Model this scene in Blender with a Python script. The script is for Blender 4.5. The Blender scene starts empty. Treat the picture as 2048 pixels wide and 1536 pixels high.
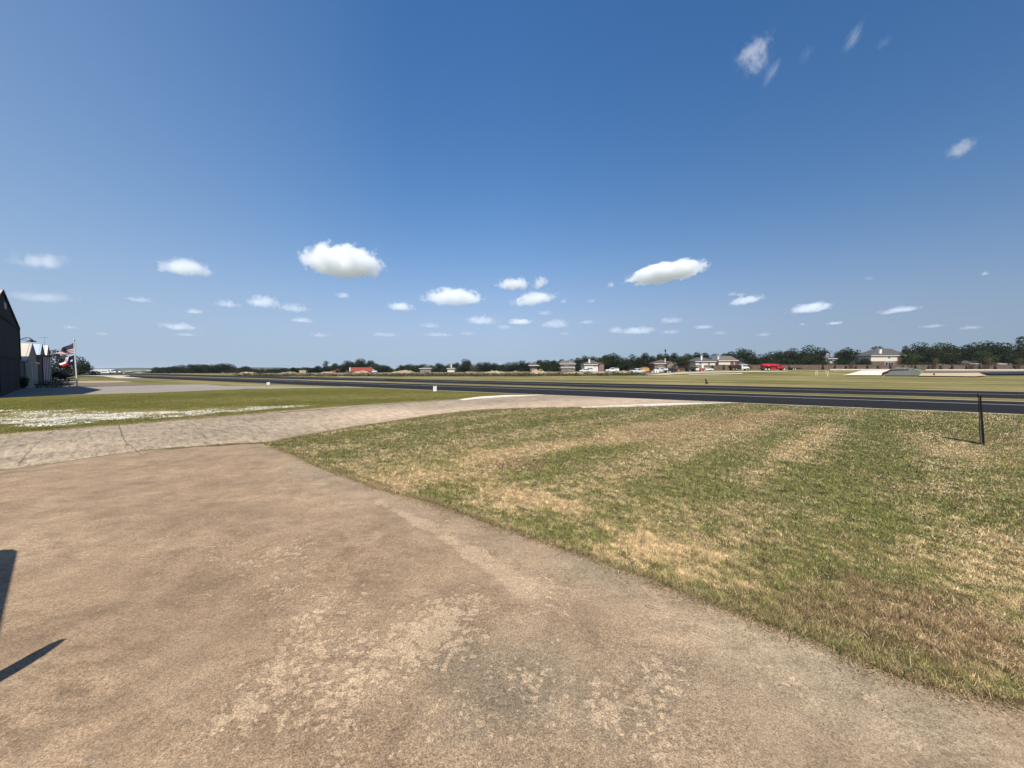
import bpy, math, random
import numpy as np
from mathutils import Vector, Matrix
from mathutils.geometry import delaunay_2d_cdt
random.seed(7); RNG = np.random.default_rng(11)
scn = bpy.context.scene
COL = scn.collection
R = math.radians

# ------------------------------------------------------------------ camera
CAM_H = 2.4; F = 770.0; PITCH = math.atan(30/770)
cam = bpy.data.cameras.new('camera'); cam_o = bpy.data.objects.new('camera', cam); COL.objects.link(cam_o)
cam.sensor_width = 36; cam.lens = F/2048*36; cam.clip_end = 60000; cam.clip_start = 0.05
cam_o.location = (0, 0, CAM_H); cam_o.rotation_euler = (R(90)-PITCH, 0, 0)
scn.camera = cam_o

def H(x, y):
    """height of the land: level by the camera, climbing to the right beyond the field, sinking to the far left"""
    x = np.asarray(x, float); y = np.asarray(y, float)
    d = np.hypot(x*0.5, y)
    def ss(a, b, v):
        t = np.clip((v-a)/(b-a), 0, 1); return t*t*(3-2*t)
    s = ss(-25, 115, x)
    base = -0.008*np.clip(d-200, 0, 300)*(1-s)
    return base + 2.0*ss(95, 185, y)*s + 0.25*ss(300, 600, y)*s
def Hz(x, y): return float(H(x, y))
def ray(px, py):
    u = (px-1024)/F; v = (768-py)/F
    c, s = math.cos(PITCH), math.sin(PITCH)
    return np.array([u, c+v*s, -s+v*c])
def G(px, py):
    """where the photograph's point meets the land"""
    d = ray(px, py); t = 0.0; 
    if d[2] < -0.0125:
        t = -CAM_H/d[2]
        if t*d[1] < 90: return (d[0]*t, d[1]*t)
    t = 60.0
    for _ in range(4000):
        p = d*t
        if CAM_H+p[2] <= float(H(p[0], p[1])): break
        t *= 1.002
        if t > 3000: break
    return (d[0]*t, d[1]*t)
def AT(px, Y): return (px-1024)/F*Y
def ZT(py, Y): return CAM_H+(738-py)*Y/F*1.0

# ------------------------------------------------------------------ tags and mesh helpers
def tag(o, label=None, cat=None, group=None, kind=None):
    if label: o['label'] = label
    if cat: o['category'] = cat
    if group: o['group'] = group
    if kind: o['kind'] = kind
    return o
def thing(name, label, cat, loc=(0, 0, 0), rz=0, group=None):
    o = bpy.data.objects.new(name, None); COL.objects.link(o)
    o.empty_display_size = 0.3
    o.location = loc; o.rotation_euler = (0, 0, rz)
    return tag(o, label, cat, group)
def mesh_np(name, V, Fc, mat, parent=None, smooth=False, col=None, attrs=None):
    """V (n,3), Fc (m,k)"""
    V = np.asarray(V, np.float32); Fc = np.asarray(Fc, np.int32)
    me = bpy.data.meshes.new(name); k = Fc.shape[1]
    me.vertices.add(len(V)); me.vertices.foreach_set('co', V.ravel())
    me.loops.add(Fc.size); me.loops.foreach_set('vertex_index', Fc.ravel())
    me.polygons.add(len(Fc))
    me.polygons.foreach_set('loop_start', np.arange(0, Fc.size, k, dtype=np.int32))
    me.polygons.foreach_set('loop_total', np.full(len(Fc), k, np.int32))
    if smooth: me.polygons.foreach_set('use_smooth', np.ones(len(Fc), bool))
    me.update(calc_edges=True)
    if col is not None:
        a = me.color_attributes.new('col', 'FLOAT_COLOR', 'POINT')
        c = np.ones((len(V), 4), np.float32); c[:, :3] = col; a.data.foreach_set('color', c.ravel())
    for n, v in (attrs or {}).items():
        a = me.attributes.new(n, 'FLOAT', 'POINT'); a.data.foreach_set('value', np.asarray(v, np.float32))
    me.materials.append(mat)
    o = bpy.data.objects.new(name, me); COL.objects.link(o)
    if parent: o.parent = parent
    return o
class MB:
    def __init__(s): s.v = []; s.f = []; s.m = []; s.mi = 0
    def add(s, vs, fs):
        n = len(s.v); s.v += [tuple(v) for v in vs]; s.f += [tuple(i+n for i in f) for f in fs]; s.m += [s.mi]*len(fs); return s
    def box(s, x0, x1, y0, y1, z0, z1, b=0.0):
        if b <= 0:
            return s.add([(x0,y0,z0),(x1,y0,z0),(x1,y1,z0),(x0,y1,z0),(x0,y0,z1),(x1,y0,z1),(x1,y1,z1),(x0,y1,z1)],
                     [(3,2,1,0),(4,5,6,7),(0,1,5,4),(1,2,6,5),(2,3,7,6),(3,0,4,7)])
        pr = [(x0+b,z0),(x1-b,z0),(x1,z0+b),(x1,z1-b),(x1-b,z1),(x0+b,z1),(x0,z1-b),(x0,z0+b)]
        return s.prism(pr, y0, y1, b)
    def prism(s, prof, y0, y1, b=0.0):
        """profile in x,z extruded along y, its ends chamfered by b"""
        n = len(prof); cx = sum(p[0] for p in prof)/n; cz = sum(p[1] for p in prof)/n
        def ins(p):
            d = math.hypot(p[0]-cx, p[1]-cz) or 1; k = max(0, 1-b/d); return (cx+(p[0]-cx)*k, cz+(p[1]-cz)*k)
        if b > 0:
            vs = [(ins(p)[0], y0, ins(p)[1]) for p in prof]+[(p[0], y0+b, p[1]) for p in prof]+[(p[0], y1-b, p[1]) for p in prof]+[(ins(p)[0], y1, ins(p)[1]) for p in prof]
            L = 4
        else:
            vs = [(p[0], y0, p[1]) for p in prof]+[(p[0], y1, p[1]) for p in prof]; L = 2
        fs = [tuple(range(n))]+[tuple(range(L*n-1, (L-1)*n-1, -1))]
        for l in range(L-1):
            for i in range(n):
                j = (i+1) % n; fs.append((l*n+i, (l+1)*n+i, (l+1)*n+j, l*n+j))
        return s.add(vs, fs)
    def tube(s, p0, p1, r0, r1=None, n=10, caps=True):
        r1 = r0 if r1 is None else r1
        p0 = Vector(p0); p1 = Vector(p1); d = (p1-p0).normalized()
        a = d.orthogonal().normalized(); b = d.cross(a)
        vs = []
        for p, r in ((p0, r0), (p1, r1)):
            for i in range(n):
                t = 2*math.pi*i/n; vs.append(p+(a*math.cos(t)+b*math.sin(t))*r)
        fs = [(i, (i+1) % n, n+(i+1) % n, n+i) for i in range(n)]
        if caps: fs += [tuple(range(n-1, -1, -1)), tuple(range(n, 2*n))]
        return s.add(vs, fs)
    def ring(s, c, axis, rads, n=16):
        """lathe round an axis ('x','y','z'): rads = [(offset, radius)...]"""
        vs = []
        for off, r in rads:
            for i in range(n):
                t = 2*math.pi*i/n; a, b = r*math.cos(t), r*math.sin(t)
                v = {'x': (off, a, b), 'y': (a, off, b), 'z': (a, b, off)}[axis]
                vs.append((c[0]+v[0], c[1]+v[1], c[2]+v[2]))
        L = len(rads); fs = []
        for l in range(L-1):
            for i in range(n): j = (i+1) % n; fs.append((l*n+i, l*n+j, (l+1)*n+j, (l+1)*n+i))
        fs += [tuple(range(n-1, -1, -1)), tuple(range((L-1)*n, L*n))]
        return s.add(vs, fs)
    def build(s, name, mat, parent=None, smooth=False):
        me = bpy.data.meshes.new(name); me.from_pydata(s.v, [], s.f); 
        mats = mat if isinstance(mat, (list, tuple)) else [mat]
        for m in mats: me.materials.append(m)
        if len(mats) > 1: me.polygons.foreach_set('material_index', s.m)
        if smooth: me.polygons.foreach_set('use_smooth', [True]*len(s.f))
        me.update()
        o = bpy.data.objects.new(name, me); COL.objects.link(o)
        if smooth:
            try: me.set_sharp_from_angle(angle=R(40))
            except Exception: pass
        if parent: o.parent = parent
        return o
def copy_tree(o, parent=None):
    c = o.copy(); COL.objects.link(c)
    if parent: c.parent = parent
    for ch in [k for k in o.children]: copy_tree(ch, c)
    return c

# ------------------------------------------------------------------ materials
class NT:
    def __init__(s, name):
        s.m = bpy.data.materials.new(name); s.m.use_nodes = True; s.t = s.m.node_tree
        s.b = s.t.nodes['Principled BSDF']; s.out = s.t.nodes['Material Output']
    def n(s, typ, **kw):
        nd = s.t.nodes.new(typ)
        for k, v in kw.items():
            if k.startswith('i_'):
                key = k[2:]; key = int(key) if key.isdigit() else key.replace('_', ' ')
                nd.inputs[key].default_value = v
            else: setattr(nd, k, v)
        return nd
    def l(s, a, b): s.t.links.new(a, b)
    def co(s): 
        if not hasattr(s, '_co'): s._co = s.n('ShaderNodeNewGeometry').outputs['Position']
        return s._co
    def obco(s): return s.n('ShaderNodeTexCoord').outputs['Object']
    def map(s, vec, scale=(1,1,1), rot=(0,0,0), loc=(0,0,0)):
        m = s.n('ShaderNodeMapping'); m.inputs['Scale'].default_value = scale; m.inputs['Rotation'].default_value = rot; m.inputs['Location'].default_value = loc
        s.l(vec, m.inputs['Vector']); return m.outputs[0]
    def noise(s, vec, scale, detail=4, rough=0.55, dist=0.0):
        nd = s.n('ShaderNodeTexNoise'); nd.inputs['Scale'].default_value = scale; nd.inputs['Detail'].default_value = detail
        nd.inputs['Roughness'].default_value = rough; nd.inputs['Distortion'].default_value = dist
        s.l(vec, nd.inputs['Vector']); return nd.outputs[0]
    def ramp(s, fac, stops, interp='LINEAR'):
        r = s.n('ShaderNodeValToRGB'); r.color_ramp.interpolation = interp; cr = r.color_ramp
        while len(cr.elements) < len(stops): cr.elements.new(0.5)
        for e, (p, c) in zip(cr.elements, stops):
            e.position = p; e.color = (c, c, c, 1) if isinstance(c, (int, float)) else (*c, 1)
        s.l(fac, r.inputs[0]); return r.outputs[0]
    def mix(s, fac, a, b, mode='MIX'):
        m = s.n('ShaderNodeMix', data_type='RGBA', blend_type=mode)
        for sock, v in ((m.inputs[0], fac), (m.inputs[6], a), (m.inputs[7], b)):
            if isinstance(v, (int, float)): sock.default_value = v
            elif isinstance(v, tuple): sock.default_value = (*v, 1)
            else: s.l(v, sock)
        return m.outputs[2]
    def math(s, op, a, b=0.0, clamp=False):
        m = s.n('ShaderNodeMath', operation=op, use_clamp=clamp)
        for i, v in enumerate((a, b)):
            if isinstance(v, (int, float)): m.inputs[i].default_value = v
            else: s.l(v, m.inputs[i])
        return m.outputs[0]
    def attr(s, name, color=False):
        a = s.n('ShaderNodeAttribute', attribute_name=name); return a.outputs['Color' if color else 'Fac']
    def bump(s, h, strength, dist):
        b = s.n('ShaderNodeBump'); b.inputs['Strength'].default_value = strength; b.inputs['Distance'].default_value = dist
        s.l(h, b.inputs['Height']); s.l(b.outputs[0], s.b.inputs['Normal'])
    def base(s, c):
        K = getattr(s, 'K', .76)
        if isinstance(c, tuple): s.b.inputs['Base Color'].default_value = (*[x*K for x in c], 1)
        else: s.l(s.mix(1.0, c, (K, K, K), 'MULTIPLY'), s.b.inputs['Base Color'])
    def rough(s, v, spec=None):
        if isinstance(v, (int, float)): s.b.inputs['Roughness'].default_value = v
        else: s.l(v, s.b.inputs['Roughness'])
        if spec is not None: s.b.inputs['Specular IOR Level'].default_value = spec
def simple(name, c, rough=0.6, var=0.15, scale=1.5, metallic=0.0, spec=0.5, bump=0.0):
    t = NT(name); n = t.noise(t.obco(), scale, 5)
    t.base(t.ramp(n, [(0.3, tuple(x*(1-var) for x in c)), (0.7, tuple(min(1, x*(1+var)) for x in c))]))
    t.rough(rough, spec); t.b.inputs['Metallic'].default_value = metallic
    if bump: t.bump(n, 0.5, bump)
    return t.m
M = {}
def S(key, *a, **k):
    M[key] = simple(key, *a, **k); return M[key]
S('white_paint', (.78,.78,.76), .35, .05); S('white_wall', (.74,.72,.68), .7, .06); S('cream_siding', (.72,.66,.54), .75, .05)
S('black_paint', (.02,.02,.022), .45, .2); S('tyre', (.025,.025,.026), .85, .2); S('rim', (.55,.55,.56), .35, .1, metallic=.6)
S('glass_dark', (.03,.04,.05), .08, .1); S('red_paint', (.42,.018,.035), .3, .12); S('chassis', (.04,.035,.035), .6, .2)
S('yellow_paint', (.55,.34,.09), .45, .12); S('orange_paint', (.4,.12,.035), .5, .15); S('trailer_red', (.38,.075,.055), .5, .12)
S('hangar_slate', (.034,.04,.042), .95, .12, scale=.6, spec=.08); S('hangar_trim', (.018,.02,.02), .9, .1, spec=.08); S('post_black', (.012,.012,.012), .85, .1, spec=.12); S('post_grey', (.16,.15,.165), .8, .1, spec=.2); S('roof_cream', (.66,.58,.46), .5, .06, scale=.5)
S('roof_silver', (.52,.6,.68), .4, .06, scale=.5); S('hangar_white', (.6,.6,.57), .6, .08, scale=.6); S('column_cream', (.66,.63,.5), .6, .06)
S('tan_stucco', (.24,.2,.165), .8, .1); S('navy', (.009,.012,.045), .95, .1, spec=.05); S('flag_white', (.66,.65,.65), .9, .04, spec=.05); S('flag_red', (.3,.008,.015), .95, .08, spec=.05)
S('steel', (.45,.46,.47), .4, .1, metallic=.7); S('dark_wood', (.03,.025,.022), .8, .3); S('trunk', (.08,.06,.045), .9, .3, scale=4)
S('trim_white', (.8,.79,.76), .6, .04); S('roof_far', (.5,.5,.51), .5, .06); S('wood_tan', (.42,.33,.22), .8, .15)
S('pipe_green', (.2,.34,.28), .5, .1); S('shingle_grey', (.075,.07,.068), .9, .2, scale=3); S('shingle_brown', (.095,.07,.06), .9, .2, scale=3)
S('shingle_tan', (.14,.115,.095), .9, .18, scale=3); S('stone_pink', (.22,.15,.125), .85, .15); S('copper_cap', (.35,.3,.2), .6, .1)
S('sign_white', (.8,.8,.78), .5, .04); S('lamp_glass', (.7,.72,.74), .3, .05); S('prop_black', (.015,.015,.016), .4, .1)
S('rust', (.12,.05,.03), .9, .3, scale=3)
def brick(name, c1, c2, mortar):
    t = NT(name); tc = t.obco(); sep = t.n('ShaderNodeSeparateXYZ'); t.l(tc, sep.inputs[0])
    cb = t.n('ShaderNodeCombineXYZ'); t.l(t.math('ADD', sep.outputs[0], sep.outputs[1]), cb.inputs[0]); t.l(sep.outputs[2], cb.inputs[1])
    b = t.n('ShaderNodeTexBrick'); b.inputs['Scale'].default_value = 1; b.inputs['Brick Width'].default_value = .22; b.inputs['Row Height'].default_value = .075
    b.inputs['Mortar Size'].default_value = .008; b.inputs['Color1'].default_value = (*c1, 1); b.inputs['Color2'].default_value = (*c2, 1); b.inputs['Mortar'].default_value = (*mortar, 1)
    t.l(cb.outputs[0], b.inputs['Vector']); n = t.noise(tc, .8, 4)
    t.base(t.mix(.5, b.outputs[0], t.ramp(n, [(.3, tuple(x*.8 for x in c1)), (.7, tuple(x*1.25 for x in c2))]))); t.rough(.9, .2); M[name] = t.m
brick('brick_brown', (.12,.082,.066), (.16,.11,.09), (.19,.165,.14)); brick('brick_red', (.2,.045,.035), (.26,.07,.05), (.24,.17,.15)); brick('brick_tan', (.2,.14,.11), (.25,.18,.145), (.25,.21,.18))

def leaf_mat(name, c, trans=.25):
    t = NT(name); a = t.attr('col', True)
    col = t.mix(1.0, a, c, 'MULTIPLY')
    oi = t.n('ShaderNodeObjectInfo'); col = t.mix(1.0, col, t.ramp(oi.outputs['Random'], [(0, (.75,.8,.8)), (.5, (1,1,1)), (1, (1.25,1.15,.95))]), 'MULTIPLY')
    t.base(col); t.rough(.8, .12)
    tr = t.n('ShaderNodeBsdfTranslucent'); t.l(col, tr.inputs[0])
    ms = t.n('ShaderNodeMixShader'); ms.inputs[0].default_value = trans; t.l(t.b.outputs[0], ms.inputs[1]); t.l(tr.outputs[0], ms.inputs[2]); t.l(ms.outputs[0], t.out.inputs[0])
    M[name] = t.m
leaf_mat('leaf_dark', (.021,.033,.014), .14); leaf_mat('leaf_mid', (.036,.052,.02), .14); leaf_mat('leaf_brown', (.13,.1,.07)); leaf_mat('leaf_weed', (1,1,1), .2)
leaf_mat('grass_blade', (1,1,1), .3)

# ---- ground surfaces
RUN_ANG = math.atan2(.545, -.838)
def mat_field():
    t = NT('field_grass'); p = t.co()
    mp = t.map(p, (1,1,1), (0,0,-RUN_ANG))
    st = t.map(mp, (.012,.16,1)); ns = t.noise(st, 1, 5, .6)      # strips along the mowing direction
    nb = t.noise(p, .05, 5, .6); nf = t.noise(t.map(mp, (.6, 2.2, 1)), 1, 6, .7); nff = t.noise(p, 18, 3, .7)
    f = t.math('ADD', t.math('MULTIPLY', t.math('SUBTRACT', ns, .5), .95), t.math('ADD', t.math('MULTIPLY', nb, .6), t.math('MULTIPLY', nf, .48)))
    c = t.ramp(f, [(.38, (.12,.115,.035)), (.5, (.19,.17,.06)), (.6, (.27,.225,.095)), (.72, (.36,.29,.15))])
    c = t.mix(.45, c, t.ramp(nff, [(.3, (.35,.35,.32)), (.7, (1.3,1.3,1.25))]), 'MULTIPLY')
    t.base(c); t.rough(.95, .1); t.bump(nff, .6, .04); return t.m
M['field'] = mat_field()
def mat_lawn(green1, green2, dry, brown, name, fine=60):
    t = NT(name); p = t.co()
    a = t.attr('dry'); w = t.attr('white'); br = t.attr('brown')
    n1 = t.noise(p, 1.1, 6, .65); n2 = t.noise(p, fine*.25, 5, .7); n3 = t.noise(p, fine, 3, .7)
    f = t.math('ADD', a, t.math('MULTIPLY', t.math('SUBTRACT', n1, .5), 1.3))
    f = t.math('ADD', f, t.math('MULTIPLY', t.math('SUBTRACT', n2, .5), .9))
    c = t.ramp(f, [(.1, green1), (.4, green2), (.75, dry), (1, tuple(x*1.25 for x in dry))])
    c = t.mix(t.math('MULTIPLY', br, t.math('MULTIPLY', n2, 1.5), True), c, brown)
    c = t.mix(.75, c, t.ramp(n3, [(.3, (.45,.45,.42)), (.7, (1.4,1.4,1.35))]), 'MULTIPLY')
    wn = t.noise(t.map(p, (.8,1.6,1), (0,0,.1)), 2.2, 7, .75)
    wn2 = t.noise(t.map(p, (.5, 2.6, 1), (0,0,-.25)), 4.5, 6, .75); wq = t.math('ADD', t.math('MULTIPLY', t.math('SUBTRACT', wn, .5), 2.4), t.math('MULTIPLY', t.math('SUBTRACT', wn2, .5), 2.6)); wq2 = t.math('MULTIPLY', t.math('SUBTRACT', t.noise(t.map(p, (.35, 1.0, 1), (0,0,.1)), .9, 4, .6), .5), 1.6); wf = t.ramp(t.math('ADD', t.math('ADD', t.math('MINIMUM', w, .64), wq2), wq), [(.58, 0.0), (.78, 1.0)])
    wc = t.ramp(t.noise(p, 9, 4), [(.3, (.42,.4,.34)), (.7, (.78,.76,.71))])
    t.base(t.mix(wf, c, wc)); t.rough(.95, .1); t.bump(t.math('ADD', n3, n2), .8, .03); return t.m
M['lawn_near'] = mat_lawn((.05,.06,.02), (.09,.09,.035), (.26,.19,.1), (.15,.1,.055), 'lawn_near')
M['lawn_left'] = mat_lawn((.12,.115,.02), (.17,.155,.035), (.3,.25,.09), (.2,.15,.08), 'lawn_left', 40)
def mat_apron():
    t = NT('apron_concrete'); p = t.co()
    pt = t.attr('patch'); dk = t.attr('dark'); gy = t.attr('grey')
    big = t.noise(p, .35, 6, .6); mid = t.noise(p, 2.2, 7, .62, .3); sp = t.noise(p, 38, 5, .75); sp2 = t.noise(p, 130, 3, .7)
    c = t.ramp(t.math('ADD', t.math('MULTIPLY', big, .5), t.math('MULTIPLY', mid, .5)), [(.36, (.252,.172,.108)), (.5, (.323,.228,.146)), (.64, (.408,.295,.194))])
    c = t.mix(t.math('MULTIPLY', gy, .5, True), c, t.ramp(mid, [(.3, (.28,.225,.15)), (.7, (.39,.315,.215))]))
    dn = t.ramp(t.math('ADD', dk, t.math('MULTIPLY', t.math('SUBTRACT', t.noise(p, 1.7, 7, .7, .6), .5), 2.2)), [(.5, 0.0), (1.1, 1.0)])
    c = t.mix(t.math('MULTIPLY', dn, .5), c, (.17,.14,.1))
    soft = t.noise(p, .9, 3, .5, 1.2); c = t.mix(.8, c, t.ramp(soft, [(.3, (.78,.765,.76)), (.5, (1,1,1)), (.7, (1.16,1.145,1.12))]), 'MULTIPLY')
    fl0 = t.attr('flow'); c = t.mix(t.math('MULTIPLY', t.ramp(t.math('ADD', fl0, t.math('MULTIPLY', t.math('SUBTRACT', mid, .5), .8)), [(.45, 0.0), (.62, 1.0)]), .5), c, (.52,.39,.26))
    # scaled-off lighter flakes: warped cells joined by noise
    wp = t.n('ShaderNodeVectorMath', operation='ADD'); t.l(p, wp.inputs[0])
    nz = t.n('ShaderNodeTexNoise'); nz.inputs['Scale'].default_value = 9; nz.inputs['Detail'].default_value = 4; t.l(p, nz.inputs['Vector'])
    sc = t.n('ShaderNodeVectorMath', operation='SCALE'); sc.inputs['Scale'].default_value = .17; t.l(nz.outputs[1], sc.inputs[0]); t.l(sc.outputs[0], wp.inputs[1])
    vo = t.n('ShaderNodeTexVoronoi', feature='SMOOTH_F1'); vo.inputs['Scale'].default_value = 13; vo.inputs['Smoothness'].default_value = .6; t.l(wp.outputs[0], vo.inputs['Vector'])
    reg = t.math('ADD', t.math('MULTIPLY', pt, .85), t.math('ADD', t.math('MULTIPLY', t.math('SUBTRACT', t.noise(p, 1.6, 6, .68, .5), .5), 2.2), t.math('MULTIPLY', t.math('SUBTRACT', t.noise(p, 11, 6, .8, .5), .5), 2.2)))
    fl = t.math('SUBTRACT', t.math('MULTIPLY', reg, .62), vo.outputs[0])
    flake = t.ramp(fl, [(.02, 0.0), (.07, 1.0)])
    edge = t.ramp(fl, [(.0, 0.0), (.025, 1.0), (.07, 0.0)])
    c = t.mix(t.math('MULTIPLY', flake, .55), c, t.ramp(mid, [(.3, (.5,.37,.24)), (.7, (.6,.45,.3))]))
    c = t.mix(t.math('MULTIPLY', edge, .3), c, (.17,.125,.09))
    c = t.mix(t.ramp(t.noise(p, 1.3, 5, .65), [(.38, .3), (.62, 1.0)]), c, t.ramp(sp, [(.32, (.5,.5,.48)), (.5, (1,1,1)), (.66, (1.4,1.38,1.33))]), 'MULTIPLY')
    c = t.mix(1.0, c, t.ramp(sp2, [(.34, (.5,.5,.48)), (.5, (.98,.98,.98)), (.66, (1.45,1.43,1.38))]), 'MULTIPLY')
    st = t.noise(t.map(p, (.8, 1.9, 1), (0,0,.35)), 3.2, 7, .72, .8); c = t.mix(t.ramp(t.noise(p, .7, 4, .6), [(.35, .1), (.65, .95)]), c, t.ramp(st, [(.34, (.72,.7,.68)), (.5, (1,1,1)), (.64, (1.22,1.21,1.19))]), 'MULTIPLY')
    pits = t.ramp(t.noise(p, 55, 4, .8), [(.30, 1.0), (.36, 0.0)])
    c = t.mix(t.math('MULTIPLY', pits, .55), c, (.07,.05,.04))
    gr = t.noise(p, 70, 5, .8); lowm = t.ramp(t.math('ADD', pt, t.math('ADD', dk, t.math('MULTIPLY', t.math('SUBTRACT', big, .5), 1.2))), [(.0, .25), (.6, 1.0)])
    c = t.mix(lowm, c, t.ramp(gr, [(.33, (.48,.46,.44)), (.5, (1,1,1)), (.66, (1.42,1.4,1.36))]), 'MULTIPLY')
    t.base(c); t.rough(.9, .25)
    h = t.math('ADD', t.math('MULTIPLY', sp, .6), t.math('ADD', t.math('MULTIPLY', flake, .25), t.math('MULTIPLY', sp2, .3)))
    t.bump(h, .7, .012); return t.m
M['apron'] = mat_apron()
def mat_road():
    t = NT('road_concrete'); p = t.co()
    # broom grooves run across the road
    rd = t.map(p, (1,1,1), (0,0,-.82)); gw = t.noise(t.map(rd, (5.5,1.1,1)), 1.0, 5, .7, .4)
    big = t.noise(p, .3, 5, .6); mid = t.noise(p, 2.5, 6, .65); sp = t.noise(p, 22, 5, .75)
    wn = t.attr('warm')
    c = t.ramp(t.math('ADD', t.math('MULTIPLY', big, .5), t.math('MULTIPLY', mid, .5)), [(.36, (.25,.195,.135)), (.5, (.34,.27,.19)), (.64, (.44,.355,.255))])
    c = t.mix(t.math('MULTIPLY', wn, .6, True), c, (.68,.51,.36))
    c = t.mix(.9, c, t.ramp(gw, [(.33, (.55,.54,.52)), (.5, (1,1,1)), (.65, (1.25,1.24,1.22))]), 'MULTIPLY'); gf = t.noise(t.map(rd, (14,3.2,1)), 1.0, 5, .75, .5); c = t.mix(.7, c, t.ramp(gf, [(.33, (.55,.54,.52)), (.5, (1,1,1)), (.65, (1.3,1.29,1.27))]), 'MULTIPLY')
    c = t.mix(.7, c, t.ramp(sp, [(.3, (.6,.6,.6)), (.7, (1.35,1.35,1.35))]), 'MULTIPLY')
    st = t.ramp(t.math('ADD', t.noise(t.map(rd, (.12,.5,1)), 1.5, 4), 0), [(.56, 0.0), (.66, 1.0)])
    c = t.mix(t.math('MULTIPLY', st, .22), c, (.15,.13,.115))
    t.base(c); t.rough(.9, .2); t.bump(t.math('ADD', gw, t.math('MULTIPLY', sp, .5)), .7, .02); return t.m
M['road'] = mat_road()
def mat_asphalt():
    t = NT('asphalt'); p = t.co(); rp = t.map(p, (1,1,1), (0,0,-RUN_ANG))
    a = t.noise(t.map(rp, (.02,.6,1)), 1, 5, .6); b = t.noise(p, 14, 4, .7); g = t.noise(p, .15, 4)
    c = t.ramp(t.math('ADD', t.math('MULTIPLY', a, .6), t.math('MULTIPLY', g, .4)), [(.35, (.011,.0112,.0115)), (.65, (.021,.0205,.0205))])
    c = t.mix(.5, c, t.ramp(b, [(.3, (.7,.7,.7)), (.7, (1.3,1.3,1.3))]), 'MULTIPLY')
    t.base(c); t.rough(.95, .12); t.bump(b, .4, .01); return t.m
M['asphalt'] = mat_asphalt()
def mat_plain(name, c, var=.2, s=1.0, sp=12, rough=.9, bump=.01):
    t = NT(name); p = t.co(); a = t.noise(p, s, 6, .6); b = t.noise(p, sp, 4, .7)
    k = t.ramp(a, [(.3, tuple(x*(1-var) for x in c)), (.7, tuple(x*(1+var) for x in c))])
    k = t.mix(.6, k, t.ramp(b, [(.3, (.7,.7,.7)), (.7, (1.3,1.3,1.3))]), 'MULTIPLY'); t.base(k); t.rough(rough, .2); t.bump(b, .5, bump); M[name] = t.m
mat_plain('pale_concrete', (.52,.47,.4), .1, .5); mat_plain('white_concrete', (.7,.64,.54), .08, .5); mat_plain('grey_concrete', (.29,.258,.22), .12, .2, 6)
mat_plain('pink_concrete', (.42,.33,.26), .12, .2, 6); mat_plain('caliche', (.5,.43,.31), .2, .15, 3); mat_plain('sand', (.52,.39,.25), .12, .3, 4)
mat_plain('gravel', (.13,.125,.11), .3, .8, 5, bump=.05); mat_plain('dirt', (.2,.158,.105), .25, .25, 2, bump=.05); mat_plain('rubble', (.34,.26,.18), .3, .6, 2.5, bump=.1)
mat_plain('line_paint', (.62,.62,.62), .06, .6, 8); mat_plain('crack', (.13,.1,.072), .2); mat_plain('black_sheet', (.022,.023,.026), .2, .5, 3, .8)
mat_plain('hill', (.045,.06,.05), .3, .01, .05); mat_plain('pebble', (.3,.25,.2), .3, 30, 60)
mat_plain('brown_patch', (.2,.145,.105), .15, .3, 3)

# ------------------------------------------------------------------ land
def land():
    rs = [0.0]; r = .6
    while r < 7000: rs.append(r); r *= 1.045
    nA = 240; th = np.arange(nA)*2*np.pi/nA
    V = [(0, 0, 0)]
    for r in rs[1:]:
        x = r*np.cos(th); y = r*np.sin(th); V += list(zip(x, y, H(x, y)))
    V = np.array(V); n = len(rs)-1
    i = np.arange(n-1)[:, None]*nA+1; j = np.arange(nA)[None, :]; j2 = (j+1) % nA
    Q = np.stack([i+j, i+j2, i+nA+j2, i+nA+j], -1)[:, :, ::-1].reshape(-1, 4)[:, ::-1]
    Q = np.stack([i+j, i+nA+j, i+nA+j2, i+j2], -1).reshape(-1, 4)
    T = np.array([[0, 1+a, 1+(a+1) % nA] for a in range(nA)])
    o = mesh_np('ground', V, Q, M['field'], smooth=True); tag(o, kind='structure')
    T = mesh_np('ground', V[:nA+1], T, M['field']); tag(T, kind='structure')
land()

def inpoly(P, poly):
    x, y = P[:, 0], P[:, 1]; c = np.zeros(len(P), bool); n = len(poly)
    for i in range(n):
        x0, y0 = poly[i]; x1, y1 = poly[(i+1) % n]
        if y0 == y1: continue
        c ^= ((y0 > y) != (y1 > y)) & (x < (x1-x0)*(y-y0)/(y1-y0)+x0)
    return c
def pxpoly(pts, step=None):
    """photograph points -> land points; a third value of 'w' marks points given in world metres"""
    return [tuple(p[:2]) if len(p) == 3 else G(*p) for p in pts]
def densify(poly, seg):
    out = []
    for i in range(len(poly)):
        a, b = poly[i], poly[(i+1) % len(poly)]; d = math.hypot(a[0]-b[0], a[1]-b[1])
        dm = max(seg, .02*math.hypot((a[0]+b[0])/2, (a[1]+b[1])/2)); k = max(1, min(400, int(d/dm)))
        out += [(a[0]+(b[0]-a[0])*t/k, a[1]+(b[1]-a[1])*t/k) for t in range(k)]
    return out
def capsule_field(P, caps):
    out = np.zeros(len(P))
    for (x0, y0, x1, y1, w, val) in caps:
        a = np.array(G(x0, y0)); b = np.array(G(x1, y1)); ab = b-a
        t = np.clip(((P-a)@ab)/max(1e-6, ab@ab), 0, 1)
        d = np.hypot(*(P-(a+t[:, None]*ab)).T); out += val*np.exp(-(d/w)**2)
    return out
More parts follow.
